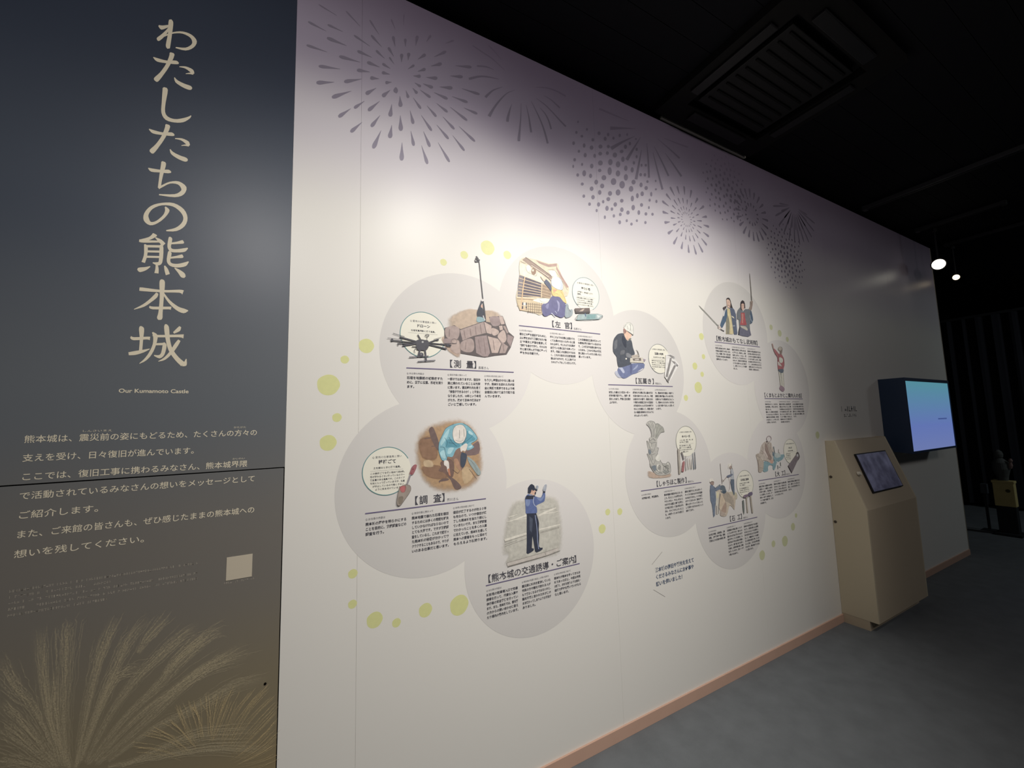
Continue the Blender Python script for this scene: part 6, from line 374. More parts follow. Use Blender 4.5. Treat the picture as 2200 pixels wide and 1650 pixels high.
box('screen_caption', 5.30-5.145, 5.52-5.145, -.1740, -.1736, -.075, -.062, mat('screen_caption_ink', (.2, .22, .4), .4, emit=(.30, .38, .62), estr=.68*.9), mo)
framebox_v = []
for nm, a in (('bezel', (4.620, 5.675, .271, .300)), ('bezel', (4.620, 5.675, -.352, -.334)), ('bezel', (4.620, 4.644, -.334, .271)), ('bezel', (5.656, 5.675, -.334, .271))):
    box(nm, a[0]-5.145, a[1]-5.145, -.178, -.1715, a[2], a[3], M_mon, mo)
# ------------------------------------------------------------------ dim exhibit beyond the wall end
ex = thing('display_stand', 'black stand far off at the right edge, half lost in the dark', 'stand', (7.7, 1.57, 0))
M_st = mat('black_stand', (.16, .17, .18), .6)
box('base', -.12, .12, -.11, .11, 0, .03, M_st, ex, bev=.005); box('column', -.05, .05, -.08, .08, .029, .342, M_st, ex, bev=.005)
M_cb = mat('cream_carton', (.80, .74, .50), .7, noise=.12, nscale=14)
cbx = thing('cream_box', 'dim cream box with a dark round mark on the far black stand', 'box', (7.7, 1.57, .343))
box('carton', -.05, .05, -.085, .085, .0005, .30, M_cb, cbx, bev=.006)
box('lid', -.056, .056, -.091, .091, .280, .308, M_cb, cbx, bev=.003)
cyl('round_mark', (-.0512, -.035, .19), (-.0530, -.035, .19), .02, .02, mat('dark_mark', (.35, .33, .2), .7), cbx, 20)
bu = thing('grey_figurine', 'blurry dark grey upright figurine standing on the cream box', 'figurine', (7.7, 1.57, .652))
M_fig = mat('grey_stone', (.34, .35, .34), .8, noise=.15, nscale=12)
cyl('torso', (0, 0, 0), (0, .01, .27), .07, .07, M_fig, bu, 24, [(0, .045), (.15, .05), (.5, .075), (.8, .07), (.95, .04), (1, .025)])
cyl('head', (0, .01, .26), (0, .015, .37), .03, .03, M_fig, bu, 20, [(0, .022), (.2, .036), (.5, .042), (.8, .034), (1, .014)])
cyl('raised_hand', (-.02, -.075, .15), (-.02, -.085, .27), .02, .02, mat('pinkish_patch', (.55, .46, .43), .7), bu, 14, [(0, .012), (.3, .02), (.6, .012), (.8, .02), (1, .008)])
pb = thing('small_case', 'small dark grey case on its own peg beside the cream box', 'case', (7.8, 1.76, 0))
box('case_body', -.03, .03, -.03, .03, .46, .58, mat('grey_case', (.28, .30, .32), .6), pb, bev=.006); box('peg', -.012, .012, -.012, .012, 0, .461, M_st, pb); box('foot', -.06, .06, -.06, .06, 0, .012, M_st, pb)
cu = thing('pleated_curtain', 'dark curtain hanging in folds beyond the end of the wall', 'curtain', (9.6, 1.9, 0))
n = 90; vs = []; fs = []
for i in range(n+1):
    yy = -.9+2.6*i/n; xx = .045*math.sin(i*1.05)+.015*math.sin(i*2.3)
    vs += [(xx, yy, .05), (xx*.8, yy, 3.0)]
for i in range(n): fs.append((2*i, 2*i+2, 2*i+3, 2*i+1))
cm = pyd('fabric', vs, fs); co = obj('fabric', cm, mat('dark_violet_cloth', (.115, .115, .14), .9), cu); md = co.modifiers.new('thick', 'SOLIDIFY'); md.thickness = .004
box('curtain_rail', -.02, .02, -.95, 1.75, 3.0, 3.04, M_blacktrim, cu)
# ------------------------------------------------------------------ prints on the wall
LABEL = {
'A': 'large grey bubble headed 測量, with a drone and a surveyor on a stone wall',
'B': 'large grey bubble headed 調査, with a digger in teal jacket and a red trowel',
'C': 'grey bubble headed 左官, topmost of the left ring, with a kneeling plasterer',
'D': 'grey bubble with a guard in blue jacket raising both hands, lowest of all',
'E': 'grey bubble headed 瓦葺き, with a roof tiler in white helmet and two hammers',
'F': 'grey bubble headed しゃちほこ製作, with a roof-fish ornament and carving tools',
'G': 'grey bubble with two sword-bearing warriors in long coats, top of right ring',
'H': 'grey bubble with a guide in red jacket raising one arm',
'I': 'grey bubble headed 大工, with a crouching carpenter in teal trousers',
'J': 'grey bubble headed 石工, with two masons hoisting a rock'}
Q1, Q2, Q3 = 'Q お仕事の内容は', 'Q 復旧作業に携わって', 'Q 未来の熊本城に向けて'
TX = {
'A': ('測　量', '長尾さん', [[Q1, '石垣を地震前の状態戻すた', 'めに、正確に位置、形状を測り', 'ます。'], [Q2, '一部分ではありますが、復旧作', '業に携われていることは光栄', 'に思います。震災時城内を見て', '「修復ができるのか？」と不安に', 'なりましたが、10年という年月', 'がたち、改めて日本の技術はす', 'ごいと実感しています。'], [Q3, 'もう少し時間はかかると思いま', 'すが、熊本城を訪れた方が安', '全に笑顔で見学できるよう完', '全復旧に向けて全力で取り組', 'んでいきます。']]),
'B': ('調　査', '芥川さん', [[Q1, '熊本城の歴史を明らかにする', 'ことを目的に、発掘調査などの', '調査を行う。'], [Q2, '熊本地震で崩れた石垣を復旧', 'するためには多くの問題を解決', 'していかなければならないので', 'とても大変です。ですが発掘調', '査をしていると、これまで謎だっ', 'た熊本城の秘密が分かってワ', 'クワクすることもあるので、やりが', 'いのある仕事だと思います。'], [Q3, '復旧が終了するのが約３０年', 'も先なので、いつか復旧が終', '了した熊本城を当たり前にし', 'ていきたいです。また発掘調査', 'でわかったことを多くの人達', 'に伝えていき、熊本城を通して', '熊本への愛着をもっと深めて', 'もらえるよう頑張ります。']]),
'C': ('左　官', '出良さん', [[Q1, '櫓などの壁を復旧するために、', '土に藁をまぜて発酵させた“粘', '土”や貝灰と海藻を煮溶して', '“漆喰”を自分で作り、それらを', '竹と縄で編んだ下地に塗って', '壁を作る作業です。'], [Q2, '中々このような仕事には携わりた', 'くても携われない人がいると思', 'われる中で、今このような仕事が', '出来ている事に誇りを持ってい', 'ます。勿論この仕事だけではな', 'く、これから始まる文化財復旧現', '場もありますので、そこに向けての', 'スキルアップもしていきたいです。'], [Q3, 'この災害復旧工事が終わって', 'も建物は残り続けていきますの', 'で、この技術や伝統を絶やさな', 'いためも、これから沢山の文化', '財に携わっていけたら良いなと', '思っています。']]),
'D': ('熊本城の交通誘導・ご案内', '', [[Q1, '城彩苑の駐車場入口で交通', '誘導を行って、円滑な入庫や', '歩行者の安全確保を行ってい', 'ます。また、熊本城では、観光客', 'の方からの問い合わせに答え', 'たり場内の案内をしています。'], ['Q 熊本城が地震で被災した時の気持ち', '震災前に城内を散歩していた', '市民の方や観光で訪れる人が', 'もう来なくなるのではないかと、', '難攻不落と言われた城がこの', 'まま終わってしまうような不安が', 'ありました。'], [Q3, '熊本城が熊本を守ってきたお', '城であった様に、今度は市民', 'が護り、お城を救うような復元・', '復興で歴史を繋いでいけたら', 'なと思います。']]),
'E': ('瓦葺き', '荒田さん', [[Q1, '被災した櫓などの瓦を一枚一', '枚手作業で取り外し、清掃・選', '別をした後で、屋根に瓦を葺き', '上げます。'], [Q2, '解体をする際に先人達の技術', 'を目の当たりにしました。今度', 'は自分たちの番で、復旧にあた', 'り現代の耐震工法での瓦葺き', 'が次世代の人に技術の継承で', 'きることを意識して、災害に負け', 'ない強固な熊本城になるように', 'がんばっています。'], [Q3, '今、熊本城内で櫓も一棟ずつ', '復旧工事が進んでいますが、', '以前のような熊本城にもどっ', 'て、熊本の人たちがいつまでも', 'しく誇り続けてほしいと思って', 'います。']]),
'F': ('しゃちほこ製作', '藤本さん', [[Q1, '大宇宙の鯱、鬼瓦製作。'], [Q2, '熊本地震の復旧がはじまった', 'ころ、職人としての経験も浅く', 'やるしかない、やるしかないと', '大きすぎる重圧と責任を経験と', '父や祖父を頼って悩み見ながら', '作る、そのくりかえしだったこと', 'を、10年経っていまでも覚えて', 'います。'], [Q3, '最初に復旧するときには作って', 'やってから悩みながら試行錯誤', 'ものはなりません。いつか出来', 'ばすべてはせんが、熊本がずっ', '積み上がっていってほしいと', 'して百年つながるものをつくり', '続けてます。']]),
'G': ('熊本城おもてなし武将隊', '', [[Q1, '武将隊は熊本城の中で、熊本城', 'を拠点に観光客の皆様へおも', 'てなしや演舞、案内・記念に県', '外各地の方を熊本の観光振興', '活動を行っています。'], ['Q 熊本城が地震で被災した時の気持ち', '熊本城が被災した時には大き', 'い衝撃でした。熊本城と、熊本', 'を盛り上げたい、そんな、一層', 'まで何としても守りたい', 'おもいで、熊本城が活動を通', 'じて行い続けると心に決めて', 'と、復興していくこころを届け', 'ました。'], [Q3, '熊本城の完全復旧までには', 'まだ長い年月がかかります。', 'これからも熊本城の復興を', 'いつまでも応援しながら、熊本', '城を訪れる方をおもてなしし', 'て、この城の魅力をより多く', '世界に伝えていけるように', '武将隊一同努めます。']]),
'H': ('くまもとよかとこ案内人の会', '', [[Q1, '熊本城内のガイド。これまでに', '約20年活動し、案内した方々も', '増えました。', '復旧していく熊本城の姿を感じ', 'ていただけるように案内する', '資料館や城内案内所、城彩苑', 'から出発して、より多くの方', 'を案内しております。'], ['Q 熊本城が地震で被災した時の気持ち', '熊本城が被災した姿を見た時', '言葉になりませんでした。熊本', '城は熊本の人の心の支えです', 'がその姿を見た人は皆、涙を', '流していたことを覚えています。', '少しずつ復旧してきました。', '熊本城のガイドを続けます。', '元の姿になる日まで。'], [Q3, 'これから熊本城が元の姿に', 'もどるまで長い年月ですが、', 'その様子を次の世代に伝え', '続けることが私たちの役目', 'だと思いながら活動して参', 'ります。']]),
'I': ('大　工', '松永さん', [[Q1, '復旧工事に木造部分の解体', '調査をして、破損した木材を', '補修する事と、組み直して', 'いく仕事をしています。柱・', '梁を一本ずつ調査をして', 'つくり直す作業です。技術', 'が必要です。'], [Q2, '熊本城を復旧する仕事に関', 'われることは、本当に大工', '職人として誇りに思います。', '次の世代の為にも技術を残', 'していきたいです。'], [Q3, '熊本城が完全に復旧する日', 'まで、関わっていきたいと', '思い、日々技術を磨いてい', 'きます。']]),
'J': ('石　工', '大前さん', [[Q1, '石の加工修復、石垣修復、工事', '配置、工程管理や準備、図面', '確認などの石垣の修復工事'], [Q2, '石垣復旧の作業に携わっていて', 'とても大変ですが、昔の人の', '積み方の技術に驚かされます', '自分が今している仕事が、何', '百年先まで残る石垣の作業に', 'なるので、責任感と誇りを持っ', 'て毎日、石垣を積み直し作業', 'を行っています。石も一つず', 'つ思いを込めて。'], [Q3, '熊本城の石垣が全て元の姿に', 'もどり、石垣を見た人に感動', 'を与えられるような仕事をし', '次の世代の石工に技術の継承', 'をして、地震があっても崩れ', 'ない石垣を後世に残していき', 'たいと思い、日々石の声を聞', 'きながら、積み続けていきた', 'いと思います。']])}
NOTE = {  # centre, radius, ring colour, arc, title, lines
'A': ((-.173, .0635), .094, (.42, .60, .61), (0, 360), 'ドローン', ['石垣写真撮影に使う道具。'], [], .0145, .030),
'B': ((-.164, .0715), .0895, (.42, .60, .61), (28, 318), '移植ごて', ['土を掘るときに使う道具。'], ['この移植ごてを使い始めて約8年。', '形が変わるぐらい使っているので一', '番愛着のある道具です。このタイプ', 'を気に入って使っていますが、生産', '　が中止しているので無くさない', '　　ように気を付けています。'], .0165, .029),
'C': ((.163, .127), .0875, (.56, .65, .67), (-62, 230), '塗り付鏝', ['土壁塗り、漆喰塗りに使う', '道具。'], ['お施主様から教えられた鏝が', 'いろいろです。この鏝は特に', 'これからの仕事の中でも選', 'ばれてくれたらと思います。'], .0150, .0215),
'E': ((.148, .080), .0845, (.55, .57, .58), (35, 290), '瓦葺の金槌', ['瓦の釘打ちに使う道具。'], ['瓦釘を打ち込みながら瓦を', '留めです。いつの間にか愛用', 'が20年以上になっています', '今も大切に使い続けている鎚', 'です。'], .0145, .0230),
'F': ((.1385, .168), .087, (.56, .57, .55), (-42, 222), '金べら一式', ['へら大、細い、薄い、押し、鯱', '瓦や鬼に使う道具。'], ['鬼瓦と鯱の細工です。鯱は', '細かくていろいろ道具が要', 'るものも自分に合わせて作り', '　て、調整します。'], .0145, .0230),
'I': ((.167, .090), .0850, (.62, .62, .58), (0, 360), 'かんな', ['木材を削る道具。'], ['自作の台で', '木を鉋い', '使いやすく', 'しています'], .0145, .0200),
'J': ((.1445, .140), .0870, (.58, .60, .57), (0, 360), '石切加工道具', ['石を加工する時に使う道具', 'のみ、金槌など'], ['石工の仕事道具類のほとん', 'どは手作りで自分で焼入を', '覚えながら使いやすくしま', '　す。'], .0145, .0240)}
CEN = {'A': (.6368, .3072), 'B': (.4848, -.24), 'C': (1.16, .528), 'D': (.9648, -.5936), 'E': (1.6864, .2624), 'F': (1.8768, -.3008), 'G': (2.5904, .5552), 'H': (3.0816, .1968), 'I': (2.9312, -.3424), 'J': (2.3968, -.568)}
def disc(name, r_, lift, mt, parent, cx=0, cz=0, seg=96, wob=0):
    vs = [(cx+r_*(1+wob*math.sin(3*t+cx*9)+wob*math.cos(5*t+cz*7))*math.cos(t), -lift, cz+r_*(1+wob*math.sin(2*t+cz*5))*math.sin(t)) for t in [2*math.pi*i/seg for i in range(seg)]]
    return obj(name, pyd(name, vs, [tuple(range(seg))]), mt, parent)
def arc(name, cx, cz, r_, wd, a0, a1, lift, mt, parent, seg=72):
    vs = []; fs = []
    for i in range(seg+1):
        t = math.radians(a0+(a1-a0)*i/seg)
        for q in (r_-wd/2, r_+wd/2): vs.append((cx+q*math.cos(t), -lift, cz+q*math.sin(t)))
    for i in range(seg): fs.append((2*i, 2*i+1, 2*i+3, 2*i+2))
    return obj(name, pyd(name, vs, fs), mt, parent)
def rect(name, x0, x1, z0, z1, lift, mt, parent):
    return obj(name, pyd(name, [(x0, -lift, z0), (x1, -lift, z0), (x1, -lift, z1), (x0, -lift, z1)], [(0, 1, 2, 3)]), mt, parent)
for bi, k in enumerate('ABCDEFGHIJ'):
    bx, bz = CEN[k]; t = thing('story_bubble', LABEL[k], 'wall graphic', (bx, WY, bz+H), 'round story bubbles printed on the white wall')
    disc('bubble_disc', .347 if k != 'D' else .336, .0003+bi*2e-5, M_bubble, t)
    head, who, cols = TX[k]
    if k in 'ABCI J': hw, x0 = .117, -.056
    if len(head) <= 3 and k not in 'E':
        x0 = {'A': -.056, 'B': -.054, 'C': -.052, 'I': -.040, 'J': -.030}[k]
        hl = [('【', x0-.0265, -.0645, None), (head[0], x0+.0125, -.0645, None), (head[-1], x0+.069, -.0645, None), ('】', x0+.104, -.0645, None)]
        sz = .0355
        xe = x0+.104+.018
    elif k == 'E': x0 = -.047; sz = .034; hl = [('【', x0-.020, -.064, None), ('瓦葺き', x0+.016, -.064, .104), ('】', x0+.128, -.064, None)]; xe = x0+.147
    elif k == 'F': x0 = -.125; sz = .034; hl = [('【', x0-.020, -.064, None), (head, x0+.014, -.064, .212), ('】', x0+.232, -.064, None)]; xe = x0+.250
    else:
        x0 = {'D': -.232, 'G': -.225, 'H': -.240}[k]; x1 = -x0; sz = {'D': .0355, 'G': .036, 'H': .034}[k]
        hl = [('【', x0-.0215, -.0655, None), (head, x0+.015, -.0655, x1-x0-.032), ('】', x1-.018, -.0655, None)]; xe = x1
    lettering_lines('heading', hl, sz, M_text, t, .0016, .0003, 4, 'heading_text')
    if who: lettering('name_caption', [(who, xe+.004, -.0675, None)], .0128, M_qtext, t, .0016, 0)
    rect('rule', -.2425, .2455, -.0790, -.0748, .0016, M_rule, t)
    for ci, L in enumerate(cols):
        cx0 = (-.241, -.071, .098)[ci]; ls = []
        for li, s in enumerate(L[1:]):
            z = -.1205-li*.01775; full = len(s) >= 12 or (k in 'IGHJ' and len(s) > 10)
            ls.append((s, cx0, z, .149 if full else None))
        tcol = lettering_lines('text_column', ls, .01235, M_text, t, .0016, .00022)
        qn = len(L[0]); lettering('question', [(L[0], cx0, -.1015, min(.149, qn*.0078))], .0088, M_qtext, tcol, .0016, 0)
    if k in NOTE:
        (nx, nz), nr, rc, (a0, a1), title, desc, body, ts, tz = NOTE[k]
        nd = disc('tool_note', nr, .0014, M_note, t, nx, nz)
        arc('note_ring', nx, nz, nr, .0026, a0, a1, .0019, plain_ink('ring_ink_'+k, rc), nd)
        ls = [('Q 愛用の仕事道具と想い', nx-.055, nz+.050, .110)]
        lettering('note_question', ls, .0092, M_qtext, nd, .0019, 0)
        tw = ts*len(title)*.98; tw = min(tw, .075 if k != 'J' else .085)
        lettering('note_title', [(title, nx-tw/2, nz+tz, tw)], ts, M_text, nd, .0019, .0004)
        ls = []; z = nz+tz-.0185
        for s in desc: w_ = len(s)*.0085; w_ = min(w_, .115); ls.append((s, nx-(w_/2 if len(desc) == 1 else .057), z, w_)); z -= .0115
        rect('note_rule', nx-.062, nx+.060, z+.0035, z+.0041, .0018, M_qtext, nd)
        z -= .0085
        for s in body: ls.append((s, nx-.062, z, min(.128, len(s)*.0083) if k != 'I' else .06)); z -= .0118
        lettering('note_text', ls, .0082, M_text, nd, .0019, .0001)
    decal('illustration', D[k], t, .0024)
    if k+'t' in D: decal('tool_illustration', D[k+'t'], t, .0052)
# yellow-green dots around the two rings
DOTS = [
(.242, .309, .028, 'mid-sized yellow-green dot touching the wall joint, just left of the drone bubble'),
(.166, .252, .015, 'small yellow-green dot between the drone-side dot and the biggest left dot'),
(.112, .156, .038, 'biggest yellow-green dot at the far left of the white wall'),
(.142, .037, .016, 'small yellow-green dot just below the biggest left dot'),
(.114, -.053, .028, 'yellow-green dot second from bottom in the left-hand chain, beside the 調査 bubble'),
(.202, -.522, .016, 'upper of two small dots by the wall joint below the 調査 bubble'),
(.202, -.626, .015, 'lower of two small dots by the wall joint below the 調査 bubble'),
(.278, -.698, .028, 'larger yellow-green dot at the left of the bottom row, low on the wall'),
(.356, -.727, .016, 'small faint dot, lowest of the bottom row on the wall'),
(.466, -.708, .026, 'mid-sized yellow-green dot in the middle of the bottom row'),
(.604, -.721, .039, 'biggest dot of the bottom row, touching the guard bubble side'),
(.765, .799, .034, 'biggest bright dot above the surveyor pole, near the 左官 bubble'),
(.650, .744, .018, 'small dot left of the surveyor pole top'),
(.554, .694, .015, 'smallest, leftmost dot of the upper row over the drone bubble'),
(.866, .783, .020, 'small dot between the biggest upper dot and the 左官 bubble'),
(1.358, -.533, .022, 'lone yellow dot between guard bubble and speech text, lowest of three'),
(1.399, -.457, .016, 'small yellow dot left of the joint above the empty wall, upper left of three'),
(1.479, -.465, .017, 'small yellow dot at the upper right of three, beside the roof-fish bubble'),
(2.222, .503, .022, 'topmost yellow dot between the two rings, touching the warriors bubble'),
(2.228, .377, .016, 'small pale dot second from top between the two rings'),
(2.141, .314, .022, 'mid-sized pale dot third from top between the two rings'),
(2.203, .266, .016, 'small pale dot just above the largest one between the rings'),
(2.158, .184, .034, 'largest pale yellow dot between the two rings'),
(2.040, .120, .018, 'pale dot beside the hammer bubble, lowest between the rings'),
(2.998, .632, .020, 'dim dot nearest the warriors bubble, right ring top'),
(3.102, .597, .025, 'dim greenish dot above the raised arm of the guide'),
(3.196, .559, .019, 'dim dot at the right end of the trio over the guide bubble'),
(3.489, -.153, .027, 'very faint dot alone at the far right of the right ring'),
(3.096, -.694, .015, 'tiny faint dot just under the carpenter bubble'),
(3.045, -.763, .025, 'faint green dot, second below the carpenter bubble'),
(2.932, -.841, .034, 'largest faint dot low on the right, below the carpenter bubble'),
(2.797, -.837, .021, 'small faint green dot left of the largest low right dot'),
(2.663, -.886, .030, 'faint dot touching the lower right of the masons bubble')]
for x, z, r_, lab in DOTS:
    o = disc('yellow_dot', r_, .0002, M_pale_dot if x > 2.9 or z < -.8 else M_yellow, None, 0, 0, 40, .025); o.location = (x, WY, z+H)
    tag(o, lab, 'wall graphic', 'yellow-green dots around the story bubbles')
# fireworks
FWG = 'violet-grey fireworks printed along the top of the wall'
def fire(key, org, label, lift=.0002):
    t = thing('firework_graphic', label, 'wall graphic', (org[0], WY, org[1]+H), FWG)
    for i, pr in enumerate(D[key]): decal('firework_dot' if key == 'fd1' else 'firework_stroke', [pr], t, lift+i*1e-6, [M_firework], 0, (0, 0, 0), False)
    return t
fire('fw1', (.63, 1.49), 'largest printed firework of teardrop strokes, at the upper left of the white wall', .0004)
fire('fw2', (1.55, 1.65), 'printed firework of long curved rays right of the teardrop burst', .0003)
fire('fw3', (2.9, 1.75), 'printed firework of straight wide rays overlapping the dotted burst')
fire('fd1', (2.5, 1.4), 'printed burst of oval dots in the middle of the wall top', .0005)
def drops(spec, lift=0):
    vs, fs = [], []
    for x0, z0, x1, z1, w0, w1 in spec:
        d = Vector((x1-x0, z1-z0)); n = Vector((-d.y, d.x)).normalized(); s = len(vs); L = 6
        for i in range(L+1):
            t = i/L; ww = w0+(w1-w0)*t
            if i == L: ww *= .5
            p = Vector((x0, z0))+d*t; vs += [(p.x+n.x*ww, -lift, p.y+n.y*ww), (p.x-n.x*ww, -lift, p.y-n.y*ww)]
        for i in range(L): fs.append((s+2*i, s+2*i+1, s+2*i+3, s+2*i+2))
    return vs, fs
def burst(org, label, rings, squash=1, lift=.0003, arcs=None):
    sp = []
    for n_, r0, r1, w0, w1, ph in rings:
        for i in range(n_):
            a = 2*math.pi*(i+ph)/n_
            if arcs and not (arcs[0] <= math.degrees(a) % 360 <= arcs[1]): continue
            j = random.uniform(.95, 1.05); sp.append((r0*math.cos(a), r0*math.sin(a), r1*j*math.cos(a), r1*j*math.sin(a), w0, w1))
    t = thing('firework_graphic', label, 'wall graphic', (org[0], WY, org[1]+H), FWG)
    for q in sp:
        vs, fs = drops([q], lift); obj('firework_stroke', pyd('firework_stroke', vs, fs), M_firework, t)
    return t
burst((2.16, 1.25), 'small round printed burst of short wedge strokes, midway along the wall top', [(20, .165, .225, .002, .0105, 0), (20, .105, .145, .0015, .006, .5), (18, .062, .085, .0012, .0045, .2), (16, .036, .05, .001, .003, .5)], lift=.0006)
burst((2.88, 1.45), 'dim printed burst of wedge strokes with an empty centre, farther right', [(20, .13, .20, .003, .012, 0), (14, .06, .085, .003, .009, .5)], lift=.0007)
burst((3.47, 1.66), 'dim printed firework of hanging rays near the right end of the top', [(26, .09, .31, .002, .010, 0), (22, .07, .21, .002, .008, .5)], lift=.0004, arcs=(186, 354))
def dotburst(org, rr, n_, label, smin, smax, lift=.0005, half=None):
    t = thing('firework_graphic', label, 'wall graphic', (org[0], WY, org[1]+H), FWG)
    vs = [(math.cos(j*math.pi/4), 0, 1.1*math.sin(j*math.pi/4)) for j in range(8)]
    me = pyd('firework_dot', vs, [tuple(range(8))]); me.materials.append(M_firework)
    g = math.pi*(3-math.sqrt(5))
    for i in range(n_):
        q = rr*math.sqrt((i+.5)/n_); a = i*g; x = q*math.cos(a)+random.uniform(-.006, .006); z = q*math.sin(a)+random.uniform(-.006, .006)
        s = smin+(smax-smin)*(1-q/rr)*random.uniform(.6, 1.1)+random.uniform(0, .002)
        o = bpy.data.objects.new('firework_dot', me); C.objects.link(o); o.parent = t; o.location = (x, -lift, z); o.scale = (s, 1, s)
    return t
dotburst((2.60, 1.57), .25, 90, 'dim dotted burst just left of the empty-centred wedge burst', .006, .014)
dotburst((3.29, 1.21), .26, 110, 'lower right dotted burst above the guide bubble', .006, .014, .0006)
# speech text beside the joint
sp_ = thing('speech_text', 'slate-blue three-line speech text between two slanted strokes, low on the wall', 'wall graphic', (1.70, WY, H-.808))
lettering_lines('speech_lines', [('熊本城の復旧や観光を支えて', .004, .002, .307), ('くださるみなさんにお仕事や', .004, -.033, .303), ('想いを伺いました！', .004, -.069, .205)], .0245, M_slate, sp_, .0006, .0007, res=3)
o = decal('accent_strokes', D['slash'], sp_, .0006); o.location = (-1.70, 0, .808)
# small far title by the lectern: too blurred to read, so only blurred marks
ft_ = thing('small_wall_title', 'tiny two-line dark wall title above the lectern, left of the monitor', 'wall graphic', (3.88, WY, H+.02))
def scribble(name, rows, mt, parent, lift):
    vs, fs = [], []
    for x0, x1, z, h_, cw_ in rows:
        x = x0
        while x < x1-cw_:
            if random.random() < .86:
                for q in range(3):
                    if random.random() < .75:
                        s = len(vs)
                        if random.random() < .5: a_, b_, c_, d_ = x+cw_*random.uniform(0, .6), 0, cw_*.13, h_
                        else: a_, b_, c_, d_ = x+cw_*.05, h_*random.uniform(0, .85), cw_*.75, h_*.13
                        vs += [(a_, -lift, z+b_), (a_+c_, -lift, z+b_), (a_+c_, -lift, z+min(h_, b_+d_)), (a_, -lift, z+min(h_, b_+d_))]; fs.append((s, s+1, s+2, s+3))
            x += cw_
    return obj(name, pyd(name, vs, fs), mt, parent)
scribble('title_marks', [(0, .30, 0, .042, .036), (.05, .28, -.045, .026, .024)], M_text, ft_, .0006)
# ------------------------------------------------------------------ dark panel prints
ti = thing('title_lettering', 'tall cream vertical title lettering on the dark left panel', 'lettering', (-.4, WY, H+.6))
k0 = 0
for cnt in (4, 5, 5, 1, 3, 1, 16, 5, 11):
    decal('title_character', D['title'][k0:k0+cnt], ti, .0006, [M_cream], 2e-5, (.4, 0, -.6), False); k0 += cnt
assert k0 == len(D['title'])
lettering('english_title', [('Our Kumamoto Castle', -.4547+.4, .1212-.6, .1645)], .0165, M_cream, ti, .0006, .0003, res=4)
INTRO = ['熊本城は、震災前の姿にもどるため、たくさんの方々の', '支えを受け、日々復旧が進んでいます。', 'ここでは、復旧工事に携わるみなさん、熊本城界隈', 'で活動されているみなさんの想いをメッセージとして', 'ご紹介します。', 'また、ご来館の皆さんも、ぜひ感じたままの熊本城への', '想いを残してください。']
WD = [.535, .369, .511, .533, .158, .535, .262]
it = thing('intro_text', 'seven-line cream introduction text across the joint of the dark panel', 'lettering', (-.639, WY, H-.17))
lettering_lines('intro_lines', [(s, 0, .17-.0165-i*.0503, WD[i]) for i, s in enumerate(INTRO)], .0222, M_cream, it, .0006, .0001, res=3)
lettering_lines('ruby_readings', [('しんさいまえ', .112, .17+.0078, .064), ('かたがた', .470, .17+.0078, .034), ('かいわい', .470, .17-.094, .034)], .0066, M_cream, it, .0006, 0)
sm = thing('small_print_text', 'five faint lines of tiny print below the introduction on the dark panel', 'lettering', (-.641, WY, H-.43))
scribble('small_print_lines', [(0, .397, .024, .0065, .0052), (0, .200, .009, .0065, .0052), (0, .398, -.006, .0065, .0052), (0, .396, -.0215, .0065, .0052), (0, .200, -.037, .0065, .0052)], M_cream2, sm, .0006)
scribble('code_caption', [(.462, .545, -.0500, .006, .0055)], M_cream2, sm, .0006)
qr = thing('blank_code_plate', 'small blank cream square plate at the right of the dark panel', 'plate', (-.139, WY, H-.435))
box('plate', -.0345, .0345, -.0014, -.0001, -.0355, .0355, mat('cream_plate', (.80, .76, .68), .5), qr, bev=.0004)
sc_ = thing('small_screw', 'tiny dark screw head near the lower right of the dark panel', 'screw', (-.0586, WY, H-.8105))
cyl('screw_head', (0, 0, 0), (0, -.002, 0), .0042, .0034, mat('dark_screw', (.08, .07, .06), .4, .6), sc_, 14)
# pampas-like golden spray printed at the foot of the dark panel
def ink_spray(name, amax, col):
    mt = bpy.data.materials.new(name); mt.use_nodes = True; nt = mt.node_tree; bs = nt.nodes['Principled BSDF']
    bs.inputs['Roughness'].default_value = PR; bs.inputs['Specular IOR Level'].default_value = PS; bs.inputs['Base Color'].default_value = (*lin(col), 1)
    at = node(nt, 'ShaderNodeAttribute', attribute_name='ink'); g = node(nt, 'ShaderNodeNewGeometry')
    n = node(nt, 'ShaderNodeTexNoise'); n.inputs['Scale'].default_value = 330; n.inputs['Detail'].default_value = 3; n.inputs['Roughness'].default_value = .6; nt.links.new(g.outputs['Position'], n.inputs['Vector'])
    mr = node(nt, 'ShaderNodeMapRange'); mr.inputs[1].default_value = .30; mr.inputs[2].default_value = .72; nt.links.new(n.outputs[0], mr.inputs[0])
    mu = node(nt, 'ShaderNodeMath', operation='MULTIPLY'); nt.links.new(mr.outputs[0], mu.inputs[0]); nt.links.new(at.outputs['Alpha'], mu.inputs[1])
    m2 = node(nt, 'ShaderNodeMath', operation='MULTIPLY'); m2.inputs[1].default_value = amax; nt.links.new(mu.outputs[0], m2.inputs[0]); nt.links.new(m2.outputs[0], bs.inputs['Alpha']); return mt
sprays = thing('golden_spray_print', 'pale golden plume-like firework spray printed at the foot of the dark panel', 'wall graphic', (-.5, WY, H-.9))
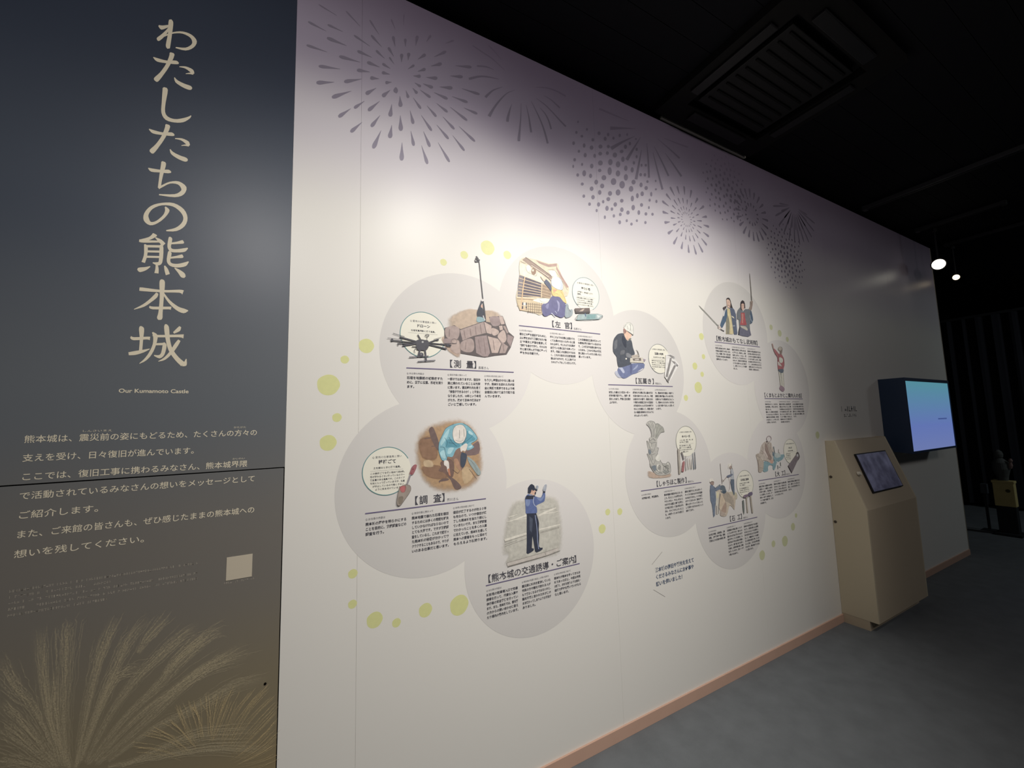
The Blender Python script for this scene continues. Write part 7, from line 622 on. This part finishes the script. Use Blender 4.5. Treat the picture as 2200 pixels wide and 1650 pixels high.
def ribbon_mesh(curves, name, mt):
    vs, fs, al = [], [], []
    for P, w0, w1, a0, a1, lift in curves:
        n_ = len(P); s = len(vs)
        for i, p in enumerate(P):
            q0 = P[max(0, i-1)]; q1 = P[min(n_-1, i+1)]; d = Vector((q1[0]-q0[0], q1[1]-q0[1])); d = d.normalized() if d.length else Vector((0, 1)); nn = Vector((-d.y, d.x)); t = i/(n_-1)
            ww = w0+(w1-w0)*t; a_ = a0+(a1-a0)*t
            if t > .86: a_ *= (1-t)/.14
            for sx, aa in ((-1, 0), (0, a_), (1, 0)): vs.append((p[0]+nn.x*ww*sx, -lift, p[1]+nn.y*ww*sx)); al.append(aa)
        for i in range(n_-1):
            for j in (0, 1): fs.append((s+3*i+j, s+3*i+j+1, s+3*i+j+4, s+3*i+j+3))
    me = pyd(name, vs, fs); ca = me.color_attributes.new('ink', 'FLOAT_COLOR', 'POINT'); fl_ = []
    for a_ in al: fl_ += (1, 1, 1, a_)
    ca.data.foreach_set('color', fl_); return obj(name, me, mt, sprays, (.5, 0, .9))
rc = random.Random(3); cv = []; L_ = .0004
for P in D['plume']:
    P = pairs(P); P = [(x, z) for x, z in P]; c_ = catmull(P, False, 6) if len(P) > 2 else P
    L_ += 2e-5; cv.append((c_, .010, .022, .26, .34, L_))
    for q in range(26):
        ox = rc.gauss(0, .0085); oz = rc.gauss(0, .0085); sc2 = rc.uniform(.75, 1.04)
        cc = c_[:max(3, int(len(c_)*min(1, sc2)))]; m_ = len(cc)
        cc = [(x+ox*(.2+i/m_)*1.4+rc.gauss(0, .0014), z+oz*(.2+i/m_)*1.4+rc.gauss(0, .0014)) for i, (x, z) in enumerate(cc)]
        L_ += 4e-6; cv.append((cc, .0009, .0015, .3, 1.0, L_))
ribbon_mesh(cv, 'plumes', ink_spray('pale_spray_ink', .62, (.86, .81, .68)))
cv = []
for P in D['fine']:
    P = pairs(P); c_ = catmull(P, False, 5)
    for q in range(5):
        ox = rc.gauss(0, .008); oz = rc.gauss(0, .006); L_ += 4e-6
        cc = [(x+ox+rc.gauss(0, .0006), z+oz+rc.gauss(0, .0006)) for x, z in c_]
        cv.append((cc, .0012, .0011, .25, 1.3, L_))
ribbon_mesh(cv, 'fine_strands', ink_spray('gold_strand_ink', .85, (.93, .84, .64)))
